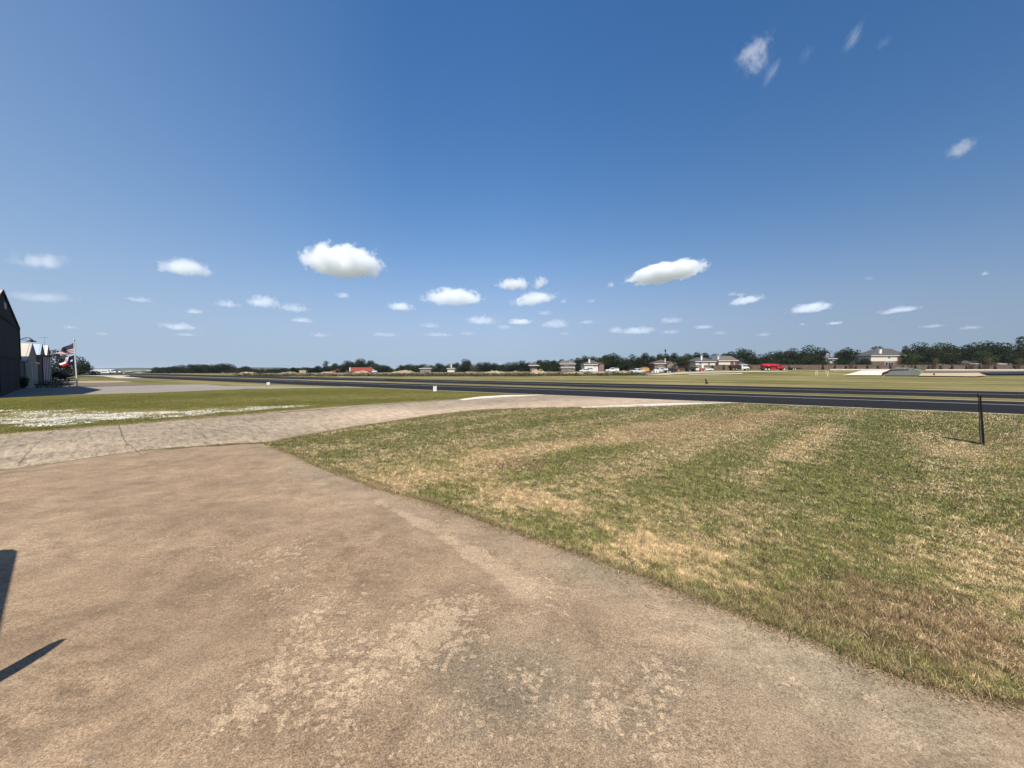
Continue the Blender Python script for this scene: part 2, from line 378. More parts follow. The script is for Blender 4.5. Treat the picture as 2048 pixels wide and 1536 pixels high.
def sheet(name, poly, mat, dz, seg=1.0, inner=None, attrs=None, jitter=0, kind='structure'):
    poly = densify(poly, seg)
    if jitter:
        q = []
        for i, p in enumerate(poly):
            d = math.hypot(*p); a = jitter*min(1, d/6+.4); q.append((p[0]+random.uniform(-a, a), p[1]+random.uniform(-a, a)))
        poly = q
    P = [Vector(p) for p in poly]; n = len(P)
    edges = [(i, (i+1) % n) for i in range(n)]
    if inner is not None:
        I = inner[inpoly(inner, poly)]; P += [Vector(p) for p in I]
    r = delaunay_2d_cdt(P, edges, [], 1, 1e-5)
    V = np.array([(v.x, v.y) for v in r[0]])
    far = np.hypot(V[:, 0], V[:, 1]) > 60
    z = H(V[:, 0], V[:, 1])+dz+np.where(far, dz*4, 0)
    Fc = []
    for f in r[2]:
        a, b, c = f[0], f[1], f[2]
        cr = (V[b][0]-V[a][0])*(V[c][1]-V[a][1])-(V[b][1]-V[a][1])*(V[c][0]-V[a][0]); Fc.append((a, b, c) if cr > 0 else (a, c, b))
    A = {k: capsule_field(V, v) for k, v in (attrs or {}).items()}
    o = mesh_np(name, np.column_stack([V, z]), Fc, mat, smooth=True, attrs=A); tag(o, kind=kind); return o
def lattice(x0, x1, y0, y1, sx, sy):
    pts = []
    y = y0
    while y <= y1:
        for x in np.arange(x0, x1, sx): pts.append(G(x+random.uniform(-1, 1), y))
        y += sy
    return np.array(pts)

RW = lambda s, off: (27-.838*s+.545*off, 20.25+.545*s+.838*off)      # along, across the runway
sheet('dry_strip', pxpoly([(1040,757.6),(1300,757.9),(1600,757.2),(2048,755.6),(2200,755.2),(2200,756.6),(2048,757),(1600,758.6),(1300,759.3),(1040,759)]), M['caliche'], .03, 6) if 0 else None
def strip(name, o0, o1, mat, dz, s0=-60, s1=520, n=80):
    V = []; Fc = []
    for i in range(n+1):
        s = s0+(s1-s0)*(i/n)**1.6
        for k, o in enumerate((o0, o1)):
            x, y = RW(s, o); V.append((x, y, Hz(x, y)+dz+(.05 if math.hypot(x, y) > 90 else 0)))
    for i in range(n): Fc.append((2*i, 2*i+1, 2*i+3, 2*i+2))
    V = np.array(V); Fc = np.array(Fc)[:, ::-1]
    return tag(mesh_np(name, V, Fc, mat), kind='structure')
strip('taxiway_asphalt', 0, 12.2, M['asphalt'], .008)
strip('runway_asphalt', 16.6, 31.3, M['asphalt'], .008)
strip('taxiway_line', 7.95, 8.13, M['line_paint'], .014, -60, 300)
strip('runway_line', 23.9, 24.08, M['line_paint'], .014, -60, 180)
strip('taxiway_verge', -.35, -.003, M['caliche'], .010, -60, 60)
strip('runway_verge', 31.303, 31.8, M['caliche'], .010, -60, 200)
strip('median_verge', 12.203, 12.6, M['caliche'], .010, -60, 200)

# apron in the foreground
edge_ag = [(525,888),(560,900),(592,914),(625,930),(665,946),(700,958),(740,974),(780,985),(860,1005),(930,1030),(1000,1055),(1080,1082),(1130,1100),(1180,1118),(1240,1139),(1300,1160),(1400,1200),(1520,1245),(1640,1290),(1700,1320),(1800,1358),(1860,1375),(2048,1418)]
edge_ar = [(-300,988),(-120,962),(0,943),(65,934),(130,925),(205,914),(280,903),(350,897),(420,893),(480,889)]
apron_poly = pxpoly(edge_ar+edge_ag+[(2300,1470),(2500,1530)])+[(6,-1),(6,-9),(-22,-9),(-22,3)]
patches = {
 'patch': [(530,1120,740,1320,.45,.3),(740,1320,620,1450,.4,.35),(900,1230,1060,1180,.5,.35),(900,1280,1100,1400,.6,.25),(400,1080,620,1130,.4,.3),(1080,1380,1300,1330,.3,.4),(500,1420,560,1330,.35,.55),(480,1440,640,1400,.25,.5),(600,1320,700,1270,.3,.4),(820,1270,900,1220,.3,.55),(880,1290,850,1300,.2,.4),(640,1220,760,1150,.4,.35),(520,1110,760,1080,.5,.3),(760,1330,760,1330,.3,.3),
           (1200,1420,1340,1350,.2,.55),(1300,1530,1400,1480,.3,.5),(1090,1170,1110,1190,.25,.5),(830,1000,950,1120,.16,.75),(950,1115,1010,1130,.2,.4),(560,1160,420,1230,.6,.15),(900,1440,1000,1500,.6,.3),(1580,1372,1582,1372,.12,.7),(1735,1400,1740,1403,.12,.8),(590,1250,610,1240,.2,.5),(1000,1240,960,1240,.4,.3),(1500,1330,1510,1335,.1,.5),(700,1450,800,1480,.4,.2)],
 'dark': [(900,1290,1000,1330,.45,.7),(1050,1420,1150,1470,.5,.55),(1150,1330,1250,1300,.5,.4),(420,1100,520,1150,.6,.25),(260,1140,360,1120,.5,.3),(820,1420,900,1450,.4,.35),(1350,1340,1300,1420,.35,.5),(1550,1400,1600,1440,.4,.4),(600,1380,700,1420,.5,.25),(100,1180,240,1200,.7,.15)],
 'flow': [(1738,1399,1750,1403,.045,1.1),(1520,1370,1524,1375,.04,1.0),(1543,1338,1545,1340,.035,1.0),(660,1350,664,1352,.04,1.0),(1190,1440,1340,1350,.07,.6),(480,1400,540,1420,.07,.7),(1880,1235,1885,1237,.03,.8),(755,1005,850,1050,.13,.8),(850,1050,950,1110,.16,.8),(950,1110,1060,1190,.16,.6),(1050,1180,1090,1175,.2,.5),(60,1180,200,1200,.35,.35),(480,960,640,1000,.5,.4),(1250,1500,1340,1480,.25,.5),(1000,1130,1150,1160,.3,.35)],
 'grey': [(600,935,1200,1140,.55,.8),(1200,1140,1900,1420,.5,.9),(1100,1400,1500,1450,.8,.7),(850,1300,1000,1340,.6,.5),(1500,1300,1800,1450,.5,.8),(540,900,640,950,.5,.5),(0,950,500,900,.5,.25)]}
lat = lattice(-60, 2200, 895, 1560, 16, 7)
sheet('apron', apron_poly, M['apron'], .012, .3, lat, patches, jitter=.03)

# concrete road crossing to the runway
road_top = [(-300,905),(-120,884),(0,870),(110,861),(240,850),(380,838),(500,828),(600,820),(700,812),(800,805),(918,799)]
rt = pxpoly(road_top); a1 = G(960,793.5); a2 = G(1010,790.5)
# where its flare meets the asphalt
def run_at(px, off=0):
    k = (px-1024)/F; # x=k*y ; y = 20.25+.65*(27-x) + shift
    b = 20.25+.6504*27+off*1.193; y = b/(1+.6504*k); return (k*y, y)
f0 = run_at(1078, -.36); f1 = run_at(1470, -.36)
road_bot = [(1440,805.5),(1300,811),(1160,814),(1050,816),(950,820),(870,829),(800,840),(700,855),(600,872),(525,886.5),(480,887.5),(420,891),(350,895.5),(280,901.5),(205,912),(130,923.5),(65,932.5),(0,941.5),(-120,961),(-300,987)]
road_poly = rt+[a1, a2, f0, f1]+pxpoly(road_bot)
sheet('road', road_poly, M['road'], .008, .4, lattice(-60, 1500, 790, 980, 24, 5), {'warm': [(800,830,1300,800,3,.9),(620,850,800,820,2,.35),(0,935,500,880,.6,.4),(100,900,300,880,1.2,.25)]})
# new pale kerb strips either side of the flare
sheet('kerb_strip', [rt[-1], a1, a2, f0, run_at(1090, -.37)]+pxpoly([(1068,791.2),(1012,794),(962,797.2),(925,801)]), M['white_concrete'], .016, .5)
sheet('kerb_strip', [run_at(1455, -.37), run_at(1475, -.37)]+pxpoly([(1440,806.8),(1300,813),(1165,816.2),(1162,813.5),(1230,810.8),(1330,807)]), M['white_concrete'], .016, .5)
def ribbon(name, px, w, mat, dz):
    pts = [Vector(G(*p)) for p in px]; V = []; Fc = []; fine = []
    for a, b in zip(pts, pts[1:]):
        k = max(2, int((b-a).length/.12)); fine += [a.lerp(b, i/k)+Vector((random.gauss(0, .015), random.gauss(0, .015))) for i in range(k)]
    fine.append(pts[-1])
    for i, p in enumerate(fine):
        d = (fine[min(i+1, len(fine)-1)]-fine[max(i-1, 0)]).normalized(); nrm = Vector((-d.y, d.x)); ww = w*random.uniform(.35, 1.2)
        V += [(*(p+nrm*ww), dz), (*(p-nrm*ww), dz)]
    Fc = [(2*i, 2*i+1, 2*i+3, 2*i+2) for i in range(len(fine)-1)]
    return tag(mesh_np(name, V, Fc, mat), kind='structure')
ribbon('road_crack', [(238,851),(242,866),(250,884),(262,893),(272,902),(283,911)], .011, M['crack'], .018)
ribbon('road_crack', [(283,911),(300,906),(350,899),(420,893),(500,887)], .012, M['crack'], .018)
ribbon('road_joint', [(372,839),(390,852),(408,872),(414,884)], .005, M['crack'], .018)
ribbon('road_joint', [(110,862),(70,890),(32,934)], .006, M['crack'], .018)
ribbon('road_joint', [(640,818),(690,832),(720,850)], .006, M['crack'], .018)
ribbon('road_joint', [(528,826),(545,834),(552,842)], .007, M['crack'], .018)
ribbon('road_joint', [(878,802),(960,813),(1010,817)], .02, M['white_concrete'], .018)
ribbon('road_joint', [(130,925),(60,938),(30,941),(0,943)], .008, M['crack'], .018)

# lawns
lawn_poly = pxpoly(edge_ag)+[G(2300,1465), (8.6, 1.2), (40, 1.2), RW(-30, -.35)]+[run_at(p, -.36) for p in (2300,2048,1800,1600,1470)]+pxpoly(road_bot[:10])
lawn_caps = [(760,955,1000,905,.9,.5),(1000,905,1300,872,1.0,.45),(1300,872,1560,828,1.6,.55),(870,950,1000,975,.5,.45),(1000,985,1130,1012,.35,.75),(1130,1012,1300,1090,.35,.45),(1240,1090,1290,1080,.3,.5),(1500,960,1680,850,.5,.5),
  (1560,915,1650,855,.5,.4),(1900,880,2040,960,1.4,.3),(1750,870,1850,900,1.4,.25),(1230,860,1430,845,1.0,.3),(1700,1090,1800,1120,.4,.3),(1960,1080,2040,1100,.5,.3),(1400,1010,1500,1000,.5,.25),(700,930,800,970,.25,.35),(1350,1110,1420,1150,.35,.3),
  (560,885,1150,832,1.2,-.35),(1090,915,1240,895,.6,-.4),(1310,965,1400,985,.5,-.45),(1470,990,1560,930,.8,-.45),(1560,960,1690,850,.9,-.35),(1640,1010,1800,850,1.3,-.4),(1850,950,1930,935,.8,-.5),(1000,1060,1100,1070,.25,-.5),(850,985,930,1010,.2,-.4),(1200,1130,1400,1190,.25,-.3),(1500,1060,1600,1040,.5,-.35),
  (1600,1110,1700,1150,.4,-.35),(1800,1040,2000,1010,.7,-.3),(1800,1300,2040,1380,.5,-.35),(1500,1190,1650,1230,.4,-.3),(1480,835,2048,855,1.6,-.15)]
brown_caps = [(1500,1200,2040,1330,.55,.45),(1000,1070,1400,1215,.12,.6),(1400,1215,1800,1370,.14,.7),(640,950,950,1040,.1,.5),(1880,1385,2040,1425,.15,.7),(1740,1180,1900,1215,.35,.9),(1700,1080,1800,1110,.3,.6),(1640,1220,1850,1270,.35,.7),(1280,868,1560,830,1.2,.6),(1000,930,1060,932,.5,.7),(1230,1150,1320,1170,.12,.7),(1330,960,1260,950,.4,.3),(1900,1260,2040,1300,.4,.5),(1130,880,1200,880,.6,.4),(1900,870,2000,880,.8,.5)]
sheet('lawn', lawn_poly, M['lawn_near'], .004, .4, lattice(500, 2200, 812, 1440, 22, 6), {'dry': lawn_caps+[(1300,900,1300,900,300,.3)], 'brown': brown_caps, 'white': []})
left_poly = pxpoly([(-300,902),(-120,881.5),(0,868),(110,859.3),(240,848.3),(380,836.3),(500,826.3),(600,818.3),(700,810.3),(800,803.6),(918,797.6)])+[G(960,792.4), G(1010,789.6), run_at(1074, -.38), run_at(900, -.38), run_at(720, -.38)]+pxpoly([(700,775.5),(600,776.5),(480,779),(420,781),(300,786),(112,791),(0,797),(-300,810)])
white_caps = [(30,838,200,838,1.3,.55),(0,848,120,850,.9,.5),(0,822,90,824,1.6,.5),(100,828,260,832,1.8,.35),(300,828,520,818,1.1,.5),(420,815,570,813,1.2,.35),(520,816,700,813,.6,.3),(600,811,700,812,.6,.25),(330,835,420,826,.7,.5),(200,830,330,824,1.2,.3)]
sheet('lawn', left_poly, M['lawn_left'], .004, .6, lattice(-60, 1080, 776, 900, 20, 3.0), {'dry': [(300,820,300,820,300,.3),(-20,830,420,822,2.2,.45),(420,800,900,790,3,.15),(200,800,600,785,6,-.15)], 'brown': [(0,830,300,828,2,.2)], 'white': white_caps})
# hangar pavement and farther paving, left
sheet('hangar_pavement', pxpoly([(-500,800),(0,773),(150,774.2),(250,772.2),(330,770.2),(410,769),(432,770.5),(445,772.3),(560,773),(690,773.6),(800,775),(640,775.3),(490,777.3),(480,778.6),(420,780.6),(300,785.5),(112,790.5),(0,796.5),(-500,824)]), M['grey_concrete'], .006, 2)
sheet('brown_ground', pxpoly([(100,767),(250,766),(300,768),(330,769.6),(250,771.6),(150,773.4),(60,773)]), M['brown_patch'], .006, 2)
sheet('far_pavement', pxpoly([(-60,764),(150,763),(240,762),(270,764.3),(200,765.6),(100,766)]), M['pink_concrete'], .006, 2)
sheet('far_pavement', pxpoly([(150,752),(200,751.3),(262,751.2),(245,753.3),(290,757.5),(236,757.5),(205,753)]), M['pale_concrete'], .02, 4)

# beyond the field
sheet('site_track', pxpoly([(1290,751),(1345,745.5),(1400,743.8),(1500,742.8),(1575,742.5),(1575,743.8),(1490,745),(1400,746.5),(1350,749),(1330,751)]), M['caliche'], .03, 4)
sheet('site_track', pxpoly([(1370,748.8),(1485,747),(1484,749),(1380,750.5)]), M['caliche'], .03, 4)
sheet('concrete_ramp', pxpoly([(1686,752.3),(1724,742.3),(1778,741.6),(1763,752.6)]), M['white_concrete'], .06, 2)
sheet('gravel_pad', pxpoly([(1768,752.8),(1782,742.2),(1832,742.0),(1842,748),(1842,753)]), M['gravel'], .05, 2)
sheet('sand_pad', pxpoly([(1840,748),(1958,747.3),(1972,753),(1950,754.8),(1838,753.5)]), M['sand'], .06, 2)
sheet('black_sheeting', pxpoly([(1962,747),(2060,745.5),(2200,745.5),(2200,750),(2060,751),(1980,751.5)]), M['black_sheet'], .08, 2)
sheet('grey_yard', pxpoly([(1850,743.2),(2200,743.4),(2200,745.4),(1960,746.6),(1845,747.4)]), M['gravel'], .05, 2)
sheet('dirt_yard', pxpoly([(470,747),(560,743.6),(700,743.2),(900,742.8),(1100,742.8),(1300,743.6),(1345,745.4),(1290,750.8),(1200,751),(1060,752.4),(900,752.2),(700,751),(560,750)]), M['dirt'], .03, 5)
# distant wooded rise on the skyline
def hills():
    n = 240; V = []; Fc = []
    for i in range(n+1):
        a = R(200)-R(220)*i/n; r = 3200+300*math.sin(i*.21)
        z = 9+3*math.sin(i*.17)+2*math.sin(i*.53+1)+1.2*math.sin(i*1.7)+random.uniform(-.5, .5)
        for k, (dr, zz) in enumerate(((0, -6), (60, z*.8), (250, z), (500, -6))):
            V.append(((r+dr)*math.cos(a), (r+dr)*math.sin(a), zz))
    for i in range(n):
        for k in range(3): Fc.append((4*i+k, 4*i+k+1, 4*i+k+5, 4*i+k+4))
    tag(mesh_np('hills', V, np.array(Fc), M['hill'], smooth=True), kind='structure')
hills()
# ------------------------------------------------------------------ grass
def vnoise(P, s, seed):
    r = np.random.default_rng(seed); out = np.zeros(len(P))
    for k in range(7):
        a = r.uniform(0, 2*np.pi); f = s*r.uniform(.6, 1.7); ph = r.uniform(0, 6.28)
        q = P[:, 0]*np.cos(a)+P[:, 1]*np.sin(a); w = P[:, 1]*np.cos(a)-P[:, 0]*np.sin(a)
        out += np.sin(f*q+ph+1.3*np.sin(f*.7*w+ph*2))
    return out/4.0
def scatter(poly, n, r0, r1, th0=-58, th1=58, pw=1.5):
    u = RNG.random(n); e = 1-pw
    r = (r0**e+u*(r1**e-r0**e))**(1/e); t = np.radians(RNG.uniform(th0, th1, n))
    P = np.column_stack([r*np.sin(t), r*np.cos(t)]); return P[inpoly(P, poly)]
def blades(name, P, L, W, lean, C, mat, dz=0.0, label=None):
    n = len(P); a = RNG.uniform(0, 2*np.pi, n); d = np.column_stack([np.cos(a), np.sin(a)])
    s = np.column_stack([-d[:, 1], d[:, 0]]); z0 = H(P[:, 0], P[:, 1])+dz
    ln = lean*RNG.uniform(.4, 1.2, n); hx = L*np.sin(ln); hz = L*np.cos(ln)
    V = np.zeros((n, 3, 3))
    tw = RNG.uniform(-.35, .35, n)[:, None]*L[:, None]
    V[:, 0, :2] = P+s*W[:, None]/2; V[:, 1, :2] = P-s*W[:, None]/2; V[:, 2, :2] = P+d*hx[:, None]+s*tw
    V[:, 0, 2] = z0; V[:, 1, 2] = z0; V[:, 2, 2] = z0+np.maximum(hz, .004)
    Fc = np.arange(3*n).reshape(-1, 3); col = np.repeat(C, 3, 0)
    o = mesh_np(name, V.reshape(-1, 3), Fc, mat, col=col); tag(o, kind='stuff', label=label); return o
GREEN = np.array([(.10,.125,.036),(.165,.18,.058),(.235,.235,.085),(.32,.3,.13)]); DRY = np.array([(.58,.45,.26),(.48,.37,.21),(.7,.58,.37),(.38,.28,.16)]); BRN = np.array([(.2,.13,.075),(.32,.225,.14),(.11,.07,.04),(.4,.3,.19)])
def grass_cols(P, dcaps, bcaps, base):
    d = capsule_field(P, dcaps)*.72+base+.0+.27*np.sin((P[:, 0]-P[:, 1])*.707*2*np.pi/2.65+5.93+.45*vnoise(P, .5, 61))+.36*vnoise(P, 2.6, 1)+.36*vnoise(P, 7.5, 2)+.34*vnoise(P, 21, 12)+.3*vnoise(P, 47, 14)+.10*vnoise(P, .7, 5)
    b = capsule_field(P, bcaps)*.7+.2*vnoise(P, 1.8, 3)+.2*vnoise(P, 11, 13)
    u = RNG.random(len(P)); dry = u < 1/(1+np.exp(-(d-.46)*5.5)); br = RNG.random(len(P)) < np.clip(b+.06, .06, .7)
    k = RNG.integers(0, 4, len(P)); C = np.where(dry[:, None], DRY[k], GREEN[k]); C = np.where(br[:, None], BRN[k], C)
    return C*RNG.uniform(.7, 2.0, (len(P), 1))*(1.02+.36*vnoise(P, 31, 44)+.14*vnoise(P, 12, 45))[:, None], dry  # blade and clump tone spread also paints in shadowed gaps and bright tips
P = scatter(lawn_poly, 2300000, 2.9, 46, -38, 57, 1.55); C, dry = grass_cols(P, lawn_caps, brown_caps, .42)
dist = np.hypot(P[:, 0], P[:, 1]); k = np.maximum(1, dist/6)
blades('grass', P, RNG.uniform(.022, .055, len(P))*k**.12*(1+.55*vnoise(P, 9, 55)), RNG.uniform(.003, .0055, len(P))*k, np.where(dry, 1.25, .85), C, M['grass_blade'], .003, 'short mown grass, partly dried, over the lawn beside the apron')
P = scatter(left_poly, 420000, 14, 48, -58, 12, 1.3); wf = capsule_field(P, white_caps)+.35*vnoise(P, 2.5, 8)
P = P[(wf+.35*vnoise(P, 5, 71)+RNG.uniform(-.15, .15, len(P)) < .36) | (RNG.random(len(P)) < .12)]; dist = np.hypot(P[:, 0], P[:, 1]); kk = RNG.integers(0, 4, len(P))
lush = np.array([(.13,.14,.022),(.18,.18,.04),(.1,.11,.02),(.27,.24,.08)]); C = lush[kk]*RNG.uniform(.7, 1.3, (len(P), 1))*(1+.28*vnoise(P, 2.2, 92)+.2*vnoise(P*np.array([.5, 1.6]), 5, 93))[:, None]
dd = capsule_field(P, [(420,800,900,790,3,.5),(-20,835,300,830,2,.5)])+.3*vnoise(P, .8, 9); dm = RNG.random(len(P)) < np.clip(dd, 0, .7); C[dm] = DRY[kk[dm]]*.75
blades('grass', P, RNG.uniform(.03, .06, len(P)), RNG.uniform(.012, .022, len(P)), np.full(len(P), .9), C, M['grass_blade'], .003, 'short green grass left of the concrete road')
# ragged fringe creeping over the edge of the slab
E = densify(pxpoly(edge_ag), .02)[:-1]; E = np.array([e for e in E if 2.5 < math.hypot(*e) < 14])
def fringe(E, n, out, name, lab, L0, L1, mn=(0, 0)):
    ii = RNG.integers(0, len(E)-1, n); A = E[ii]; B_ = E[ii+1]; okk = np.hypot(*(B_-A).T) < 3; P = A+(B_-A)*(RNG.random(n)*okk)[:, None]; g = vnoise(P, 6, 21); P = P+RNG.normal(0, out, P.shape)+np.array(mn)
    keep = RNG.random(n) < np.clip(.5+.5*g, .1, 1); P = P[keep]; g = g[keep]; q = RNG.integers(0, 4, len(P))
    C = np.where((RNG.random(len(P)) < .42+.25*vnoise(P, 3, 33))[:, None], GREEN[q], np.where((RNG.random(len(P)) < .6)[:, None], DRY[q], BRN[q]))*RNG.uniform(.8, 1.2, (len(P), 1))
    blades(name, P, RNG.uniform(L0, L1, len(P)), RNG.uniform(.004, .007, len(P)), np.full(len(P), 1.1), C, M['grass_blade'], .008, lab)
fringe(E, 42000, .035, 'grass', 'ragged grass fringe creeping over the apron edge', .03, .085, (.03, .03))
E2 = densify(pxpoly([(280,902),(330,899),(400,893),(470,888),(525,887)]), .03)[:-1]; E2 = np.array(E2)
fringe(E2, 6000, .035, 'grass', 'thin grass growing in the joint between apron and road', .03, .09)
E3 = densify(pxpoly([(0,869),(110,860.3),(240,849.3),(380,837.3),(500,827.3),(600,819.3),(700,811.3),(800,804.6),(918,798.6)]), .05)[:-1]
fringe(np.array([e for e in E3 if e[1] < 36]), 40000, .06, 'grass', 'darker grass edge along the far side of the road', .05, .11, (-.02, .09))
E4 = densify(pxpoly(road_bot[1:10]), .04)[:-1]; fringe(np.array([e for e in E4 if e[1] < 30]), 36000, .06, 'grass', 'green grass edge along the near side of the road', .04, .1, (.03, -.06))
# long runners of grass reaching onto the slab
def runner(px0, px1, w=.006):
    a = Vector((*G(*px0), .03)); b = Vector((*G(*px1), .016)); V = []; Fc = []
    n = 8; s = (b-a).cross(Vector((0, 0, 1))).normalized()
    for i in range(n+1):
        t = i/n; p = a.lerp(b, t)+Vector((0, 0, .03*math.sin(t*3.1)))+s*.02*math.sin(t*5); ww = w*(1-t*.8); V += [p+s*ww, p-s*ww]
    for i in range(n): Fc.append((2*i, 2*i+1, 2*i+3, 2*i+2))
    return V, Fc
V = []; Fc = []
for a, b in (((960,1020),(872,1048)),((945,1015),(915,1030)),((1085,1075),(1030,1092)),((1600,1262),(1570,1290)),((1830,1350),(1800,1372)),((1850,1362),(1875,1385)),((1170,1100),(1110,1112)),((1350,1180),(1310,1172)),((1290,1215),(1318,1228)),((1500,1225),(1470,1240)),((1700,1310),(1672,1322)),((800,985),(770,1000))):
    v, f = runner(a, b); n = len(V); V += v; Fc += [tuple(i+n for i in q) for q in f]
mesh_np('grass', V, Fc, M['grass_blade'], col=np.tile((.12,.13,.055), (len(V), 1)))['kind'] = 'stuff'
A_ = RNG.integers(0, len(E)-1, 26000); P = E[A_]+(E[A_+1]-E[A_])*RNG.random(26000)[:, None]; off = RNG.exponential(.07, 26000)*(1+.8*vnoise(P, 3, 91)); P = P+np.column_stack([-off*.75, -off*.65])+RNG.normal(0, .02, P.shape)
P = P[inpoly(P, apron_poly)]; q = RNG.integers(0, 4, len(P))
blades('clippings', P, RNG.uniform(.012, .045, len(P)), RNG.uniform(.003, .007, len(P)), np.full(len(P), 1.5), np.where((RNG.random(len(P)) < .5)[:, None], BRN[q], DRY[q])*RNG.uniform(.6, 1.2, (len(P), 1)), M['grass_blade'], .014, 'dry clippings and crumbs along the apron edge')
# loose straw lying on the clippings and a few pebbles and chips on the concrete
P = scatter(lawn_poly, 9000, 2.9, 14, -38, 57, 1.5); q = RNG.integers(0, 4, len(P))
blades('straw', P, RNG.uniform(.05, .11, len(P)), RNG.uniform(.003, .0055, len(P)), np.full(len(P), 1.5), DRY[q]*1.2, M['grass_blade'], .03, 'pale straw clippings lying on the lawn')
P = scatter(apron_poly, 420, 2.6, 14, -58, 50, 1.2); V = []; Fc = []
for p in P:
    r = random.uniform(.003, .010); n = len(V)
    for i in range(5):
        t = i*1.2566+random.random(); V.append((p[0]+r*1.6*math.cos(t), p[1]+r*math.sin(t), .012))
    V.append((p[0], p[1], .012+r)); Fc += [(n+i, n+(i+1) % 5, n+5) for i in range(5)]
tag(mesh_np('gravel', V, Fc, M['pebble']), 'tiny stone chips scattered on the apron', kind='stuff')
P = scatter(left_poly, 60000, 14, 40, -58, 2, 1.2); P = P[capsule_field(P, white_caps)+.3*vnoise(P, 2.5, 8) > .5]; V = []; Fc = []
for p in P[:1200]:
    r = random.uniform(.015, .05); n = len(V)
    for i in range(4):
        t = i*1.57+random.random(); V.append((p[0]+r*1.3*math.cos(t), p[1]+r*math.sin(t), .0))
    V.append((p[0], p[1], r*.8)); Fc += [(n+i, n+(i+1) % 4, n+4) for i in range(4)]
if len(V): tag(mesh_np('gravel', V, Fc, M['white_concrete']), 'white crushed limestone showing through the left lawn', kind='stuff')

# ------------------------------------------------------------------ trees
def unit3(n):
    v = RNG.normal(0, 1, (n, 3)); return v/np.linalg.norm(v, axis=1)[:, None]
def leaf_quads(C, N, size):
    n = len(C); a = unit3(n); a -= N*(a*N).sum(1)[:, None]; a /= np.linalg.norm(a, axis=1)[:, None]; b = np.cross(N, a)
    s = size[:, None]/2; s2 = s*RNG.uniform(.5, 1, (n, 1))
    return np.stack([C+a*s, C+b*s2, C-a*s, C-b*s2], 1).reshape(-1, 3)
def make_crown(name, w, h, kind, nleaf, leaf, mat, parent=None, z0=.12, dark=1.0):
    """crown of width w between z0*h and h, made of leaf clumps on several lobes"""
    lobes = []
    if kind == 'round':
        for _ in range(19):
            t = random.uniform(0, 6.28); zz = random.uniform(.16, .86); rr = (1-max(0, zz-.45)*1.7)*w*.36*random.uniform(.4, 1)
            lobes.append((rr*math.cos(t), rr*math.sin(t), zz*h, w*random.uniform(.17, .27), h*random.uniform(.13, .19)))
        lobes.append((0, 0, .5*h, w*.3, h*.3))
    elif kind == 'tall':
        for _ in range(13):
            t = random.uniform(0, 6.28); zz = random.uniform(.22, .9); rr = (1-zz*.75)*w*.34*random.uniform(.3, 1)
            lobes.append((rr*math.cos(t), rr*math.sin(t), zz*h, w*random.uniform(.16, .26)*(1.2-zz*.4), h*random.uniform(.09, .14)))
    elif kind == 'spread':
        for _ in range(18):
            t = random.uniform(0, 6.28); rr = w*.42*math.sqrt(random.random()); zz = .8-.38*(rr/(w*.42))**2+random.uniform(-.45, .06)
            lobes.append((rr*math.cos(t), rr*math.sin(t), zz*h, w*random.uniform(.12, .2), h*random.uniform(.1, .17)))
    elif kind == 'bush':
        for _ in range(9):
            t = random.uniform(0, 6.28); rr = w*.33*random.random(); lobes.append((rr*math.cos(t), rr*math.sin(t), h*random.uniform(.3, .72), w*random.uniform(.18, .3), h*random.uniform(.2, .3)))
    elif kind == 'column':
        for i in range(9):
            lobes.append((random.uniform(-.1, .1)*w, random.uniform(-.1, .1)*w, h*(.12+.78*i/8), w*.5*(1-.55*(i/8)), h*.11))
    vol = np.array([l[3]*l[3] for l in lobes]); idx = RNG.choice(len(lobes), nleaf, p=vol/vol.sum()); Lb = np.array(lobes)[idx]
    d = unit3(nleaf); rad = RNG.uniform(.72, 1.08, nleaf)
    P = Lb[:, :3]+d*rad[:, None]*Lb[:, [3, 3, 4]]
    g = vnoise(P[:, :2]*1.0+P[:, 2:3]*.7, 2.4/ max(.5, w/9), 77); keep = (g > -1.0) & (P[:, 2] > z0*h*.5); P = P[keep]; d = d[keep]; n = len(P)
    N = d+unit3(n)*.75; N /= np.linalg.norm(N, axis=1)[:, None]
    V = leaf_quads(P, N, leaf*RNG.uniform(.6, 1.35, n)); lobe_t = RNG.uniform(.7, 1.3, len(lobes))[idx[keep]]
    c = (np.array([1, 1, 1])*lobe_t[:, None]*RNG.uniform(.65, 1.4, (n, 1)))*np.array([[1, 1, 1]])*dark
    c[:, 0] *= RNG.uniform(.85, 1.25, n)
    return mesh_np(name, V, np.arange(4*n).reshape(-1, 4), mat, parent=parent, col=np.repeat(c, 4, 0))
def make_trunk(h, w, parent, name='trunk', top=.55, r=None):
    b = MB(); r = r or h*.022
    pts = [Vector((0, 0, -.6)), Vector((.02*w, 0, .14*h)), Vector((-.02*w, .02*w, .3*h)), Vector((.01*w, 0, top*h))]
    for i in range(3): b.tube(pts[i], pts[i+1], r*(1.25-.3*i), r*(.95-.3*i), 8)
    for k in range(6):
        t = k*1.05+random.random()*.6; s = pts[1].lerp(pts[3], random.uniform(.2, .9)); e = s+Vector((math.cos(t)*w*.3, math.sin(t)*w*.3, h*random.uniform(.12, .25)))
        b.tube(s, e, r*.42, r*.12, 6)
    return b.build(name, M['trunk'], parent, True)
PROTO = {}
def proto(key, kind, mat, nleaf, leaf, w=1.0):
    """a pair of meshes for a tree 10 m tall and w*10 m wide"""
    if key in PROTO: return PROTO[key]
    c = make_crown('crown', 10*w, 10, kind, nleaf, leaf, M[mat], None); t = make_trunk(10, 10*w, None)
    PROTO[key] = (c.data, t.data)
    bpy.data.objects.remove(c); bpy.data.objects.remove(t); return PROTO[key]
for i in range(4): proto('round%d' % i, 'round', 'leaf_dark', 4200, .42, 1.0)
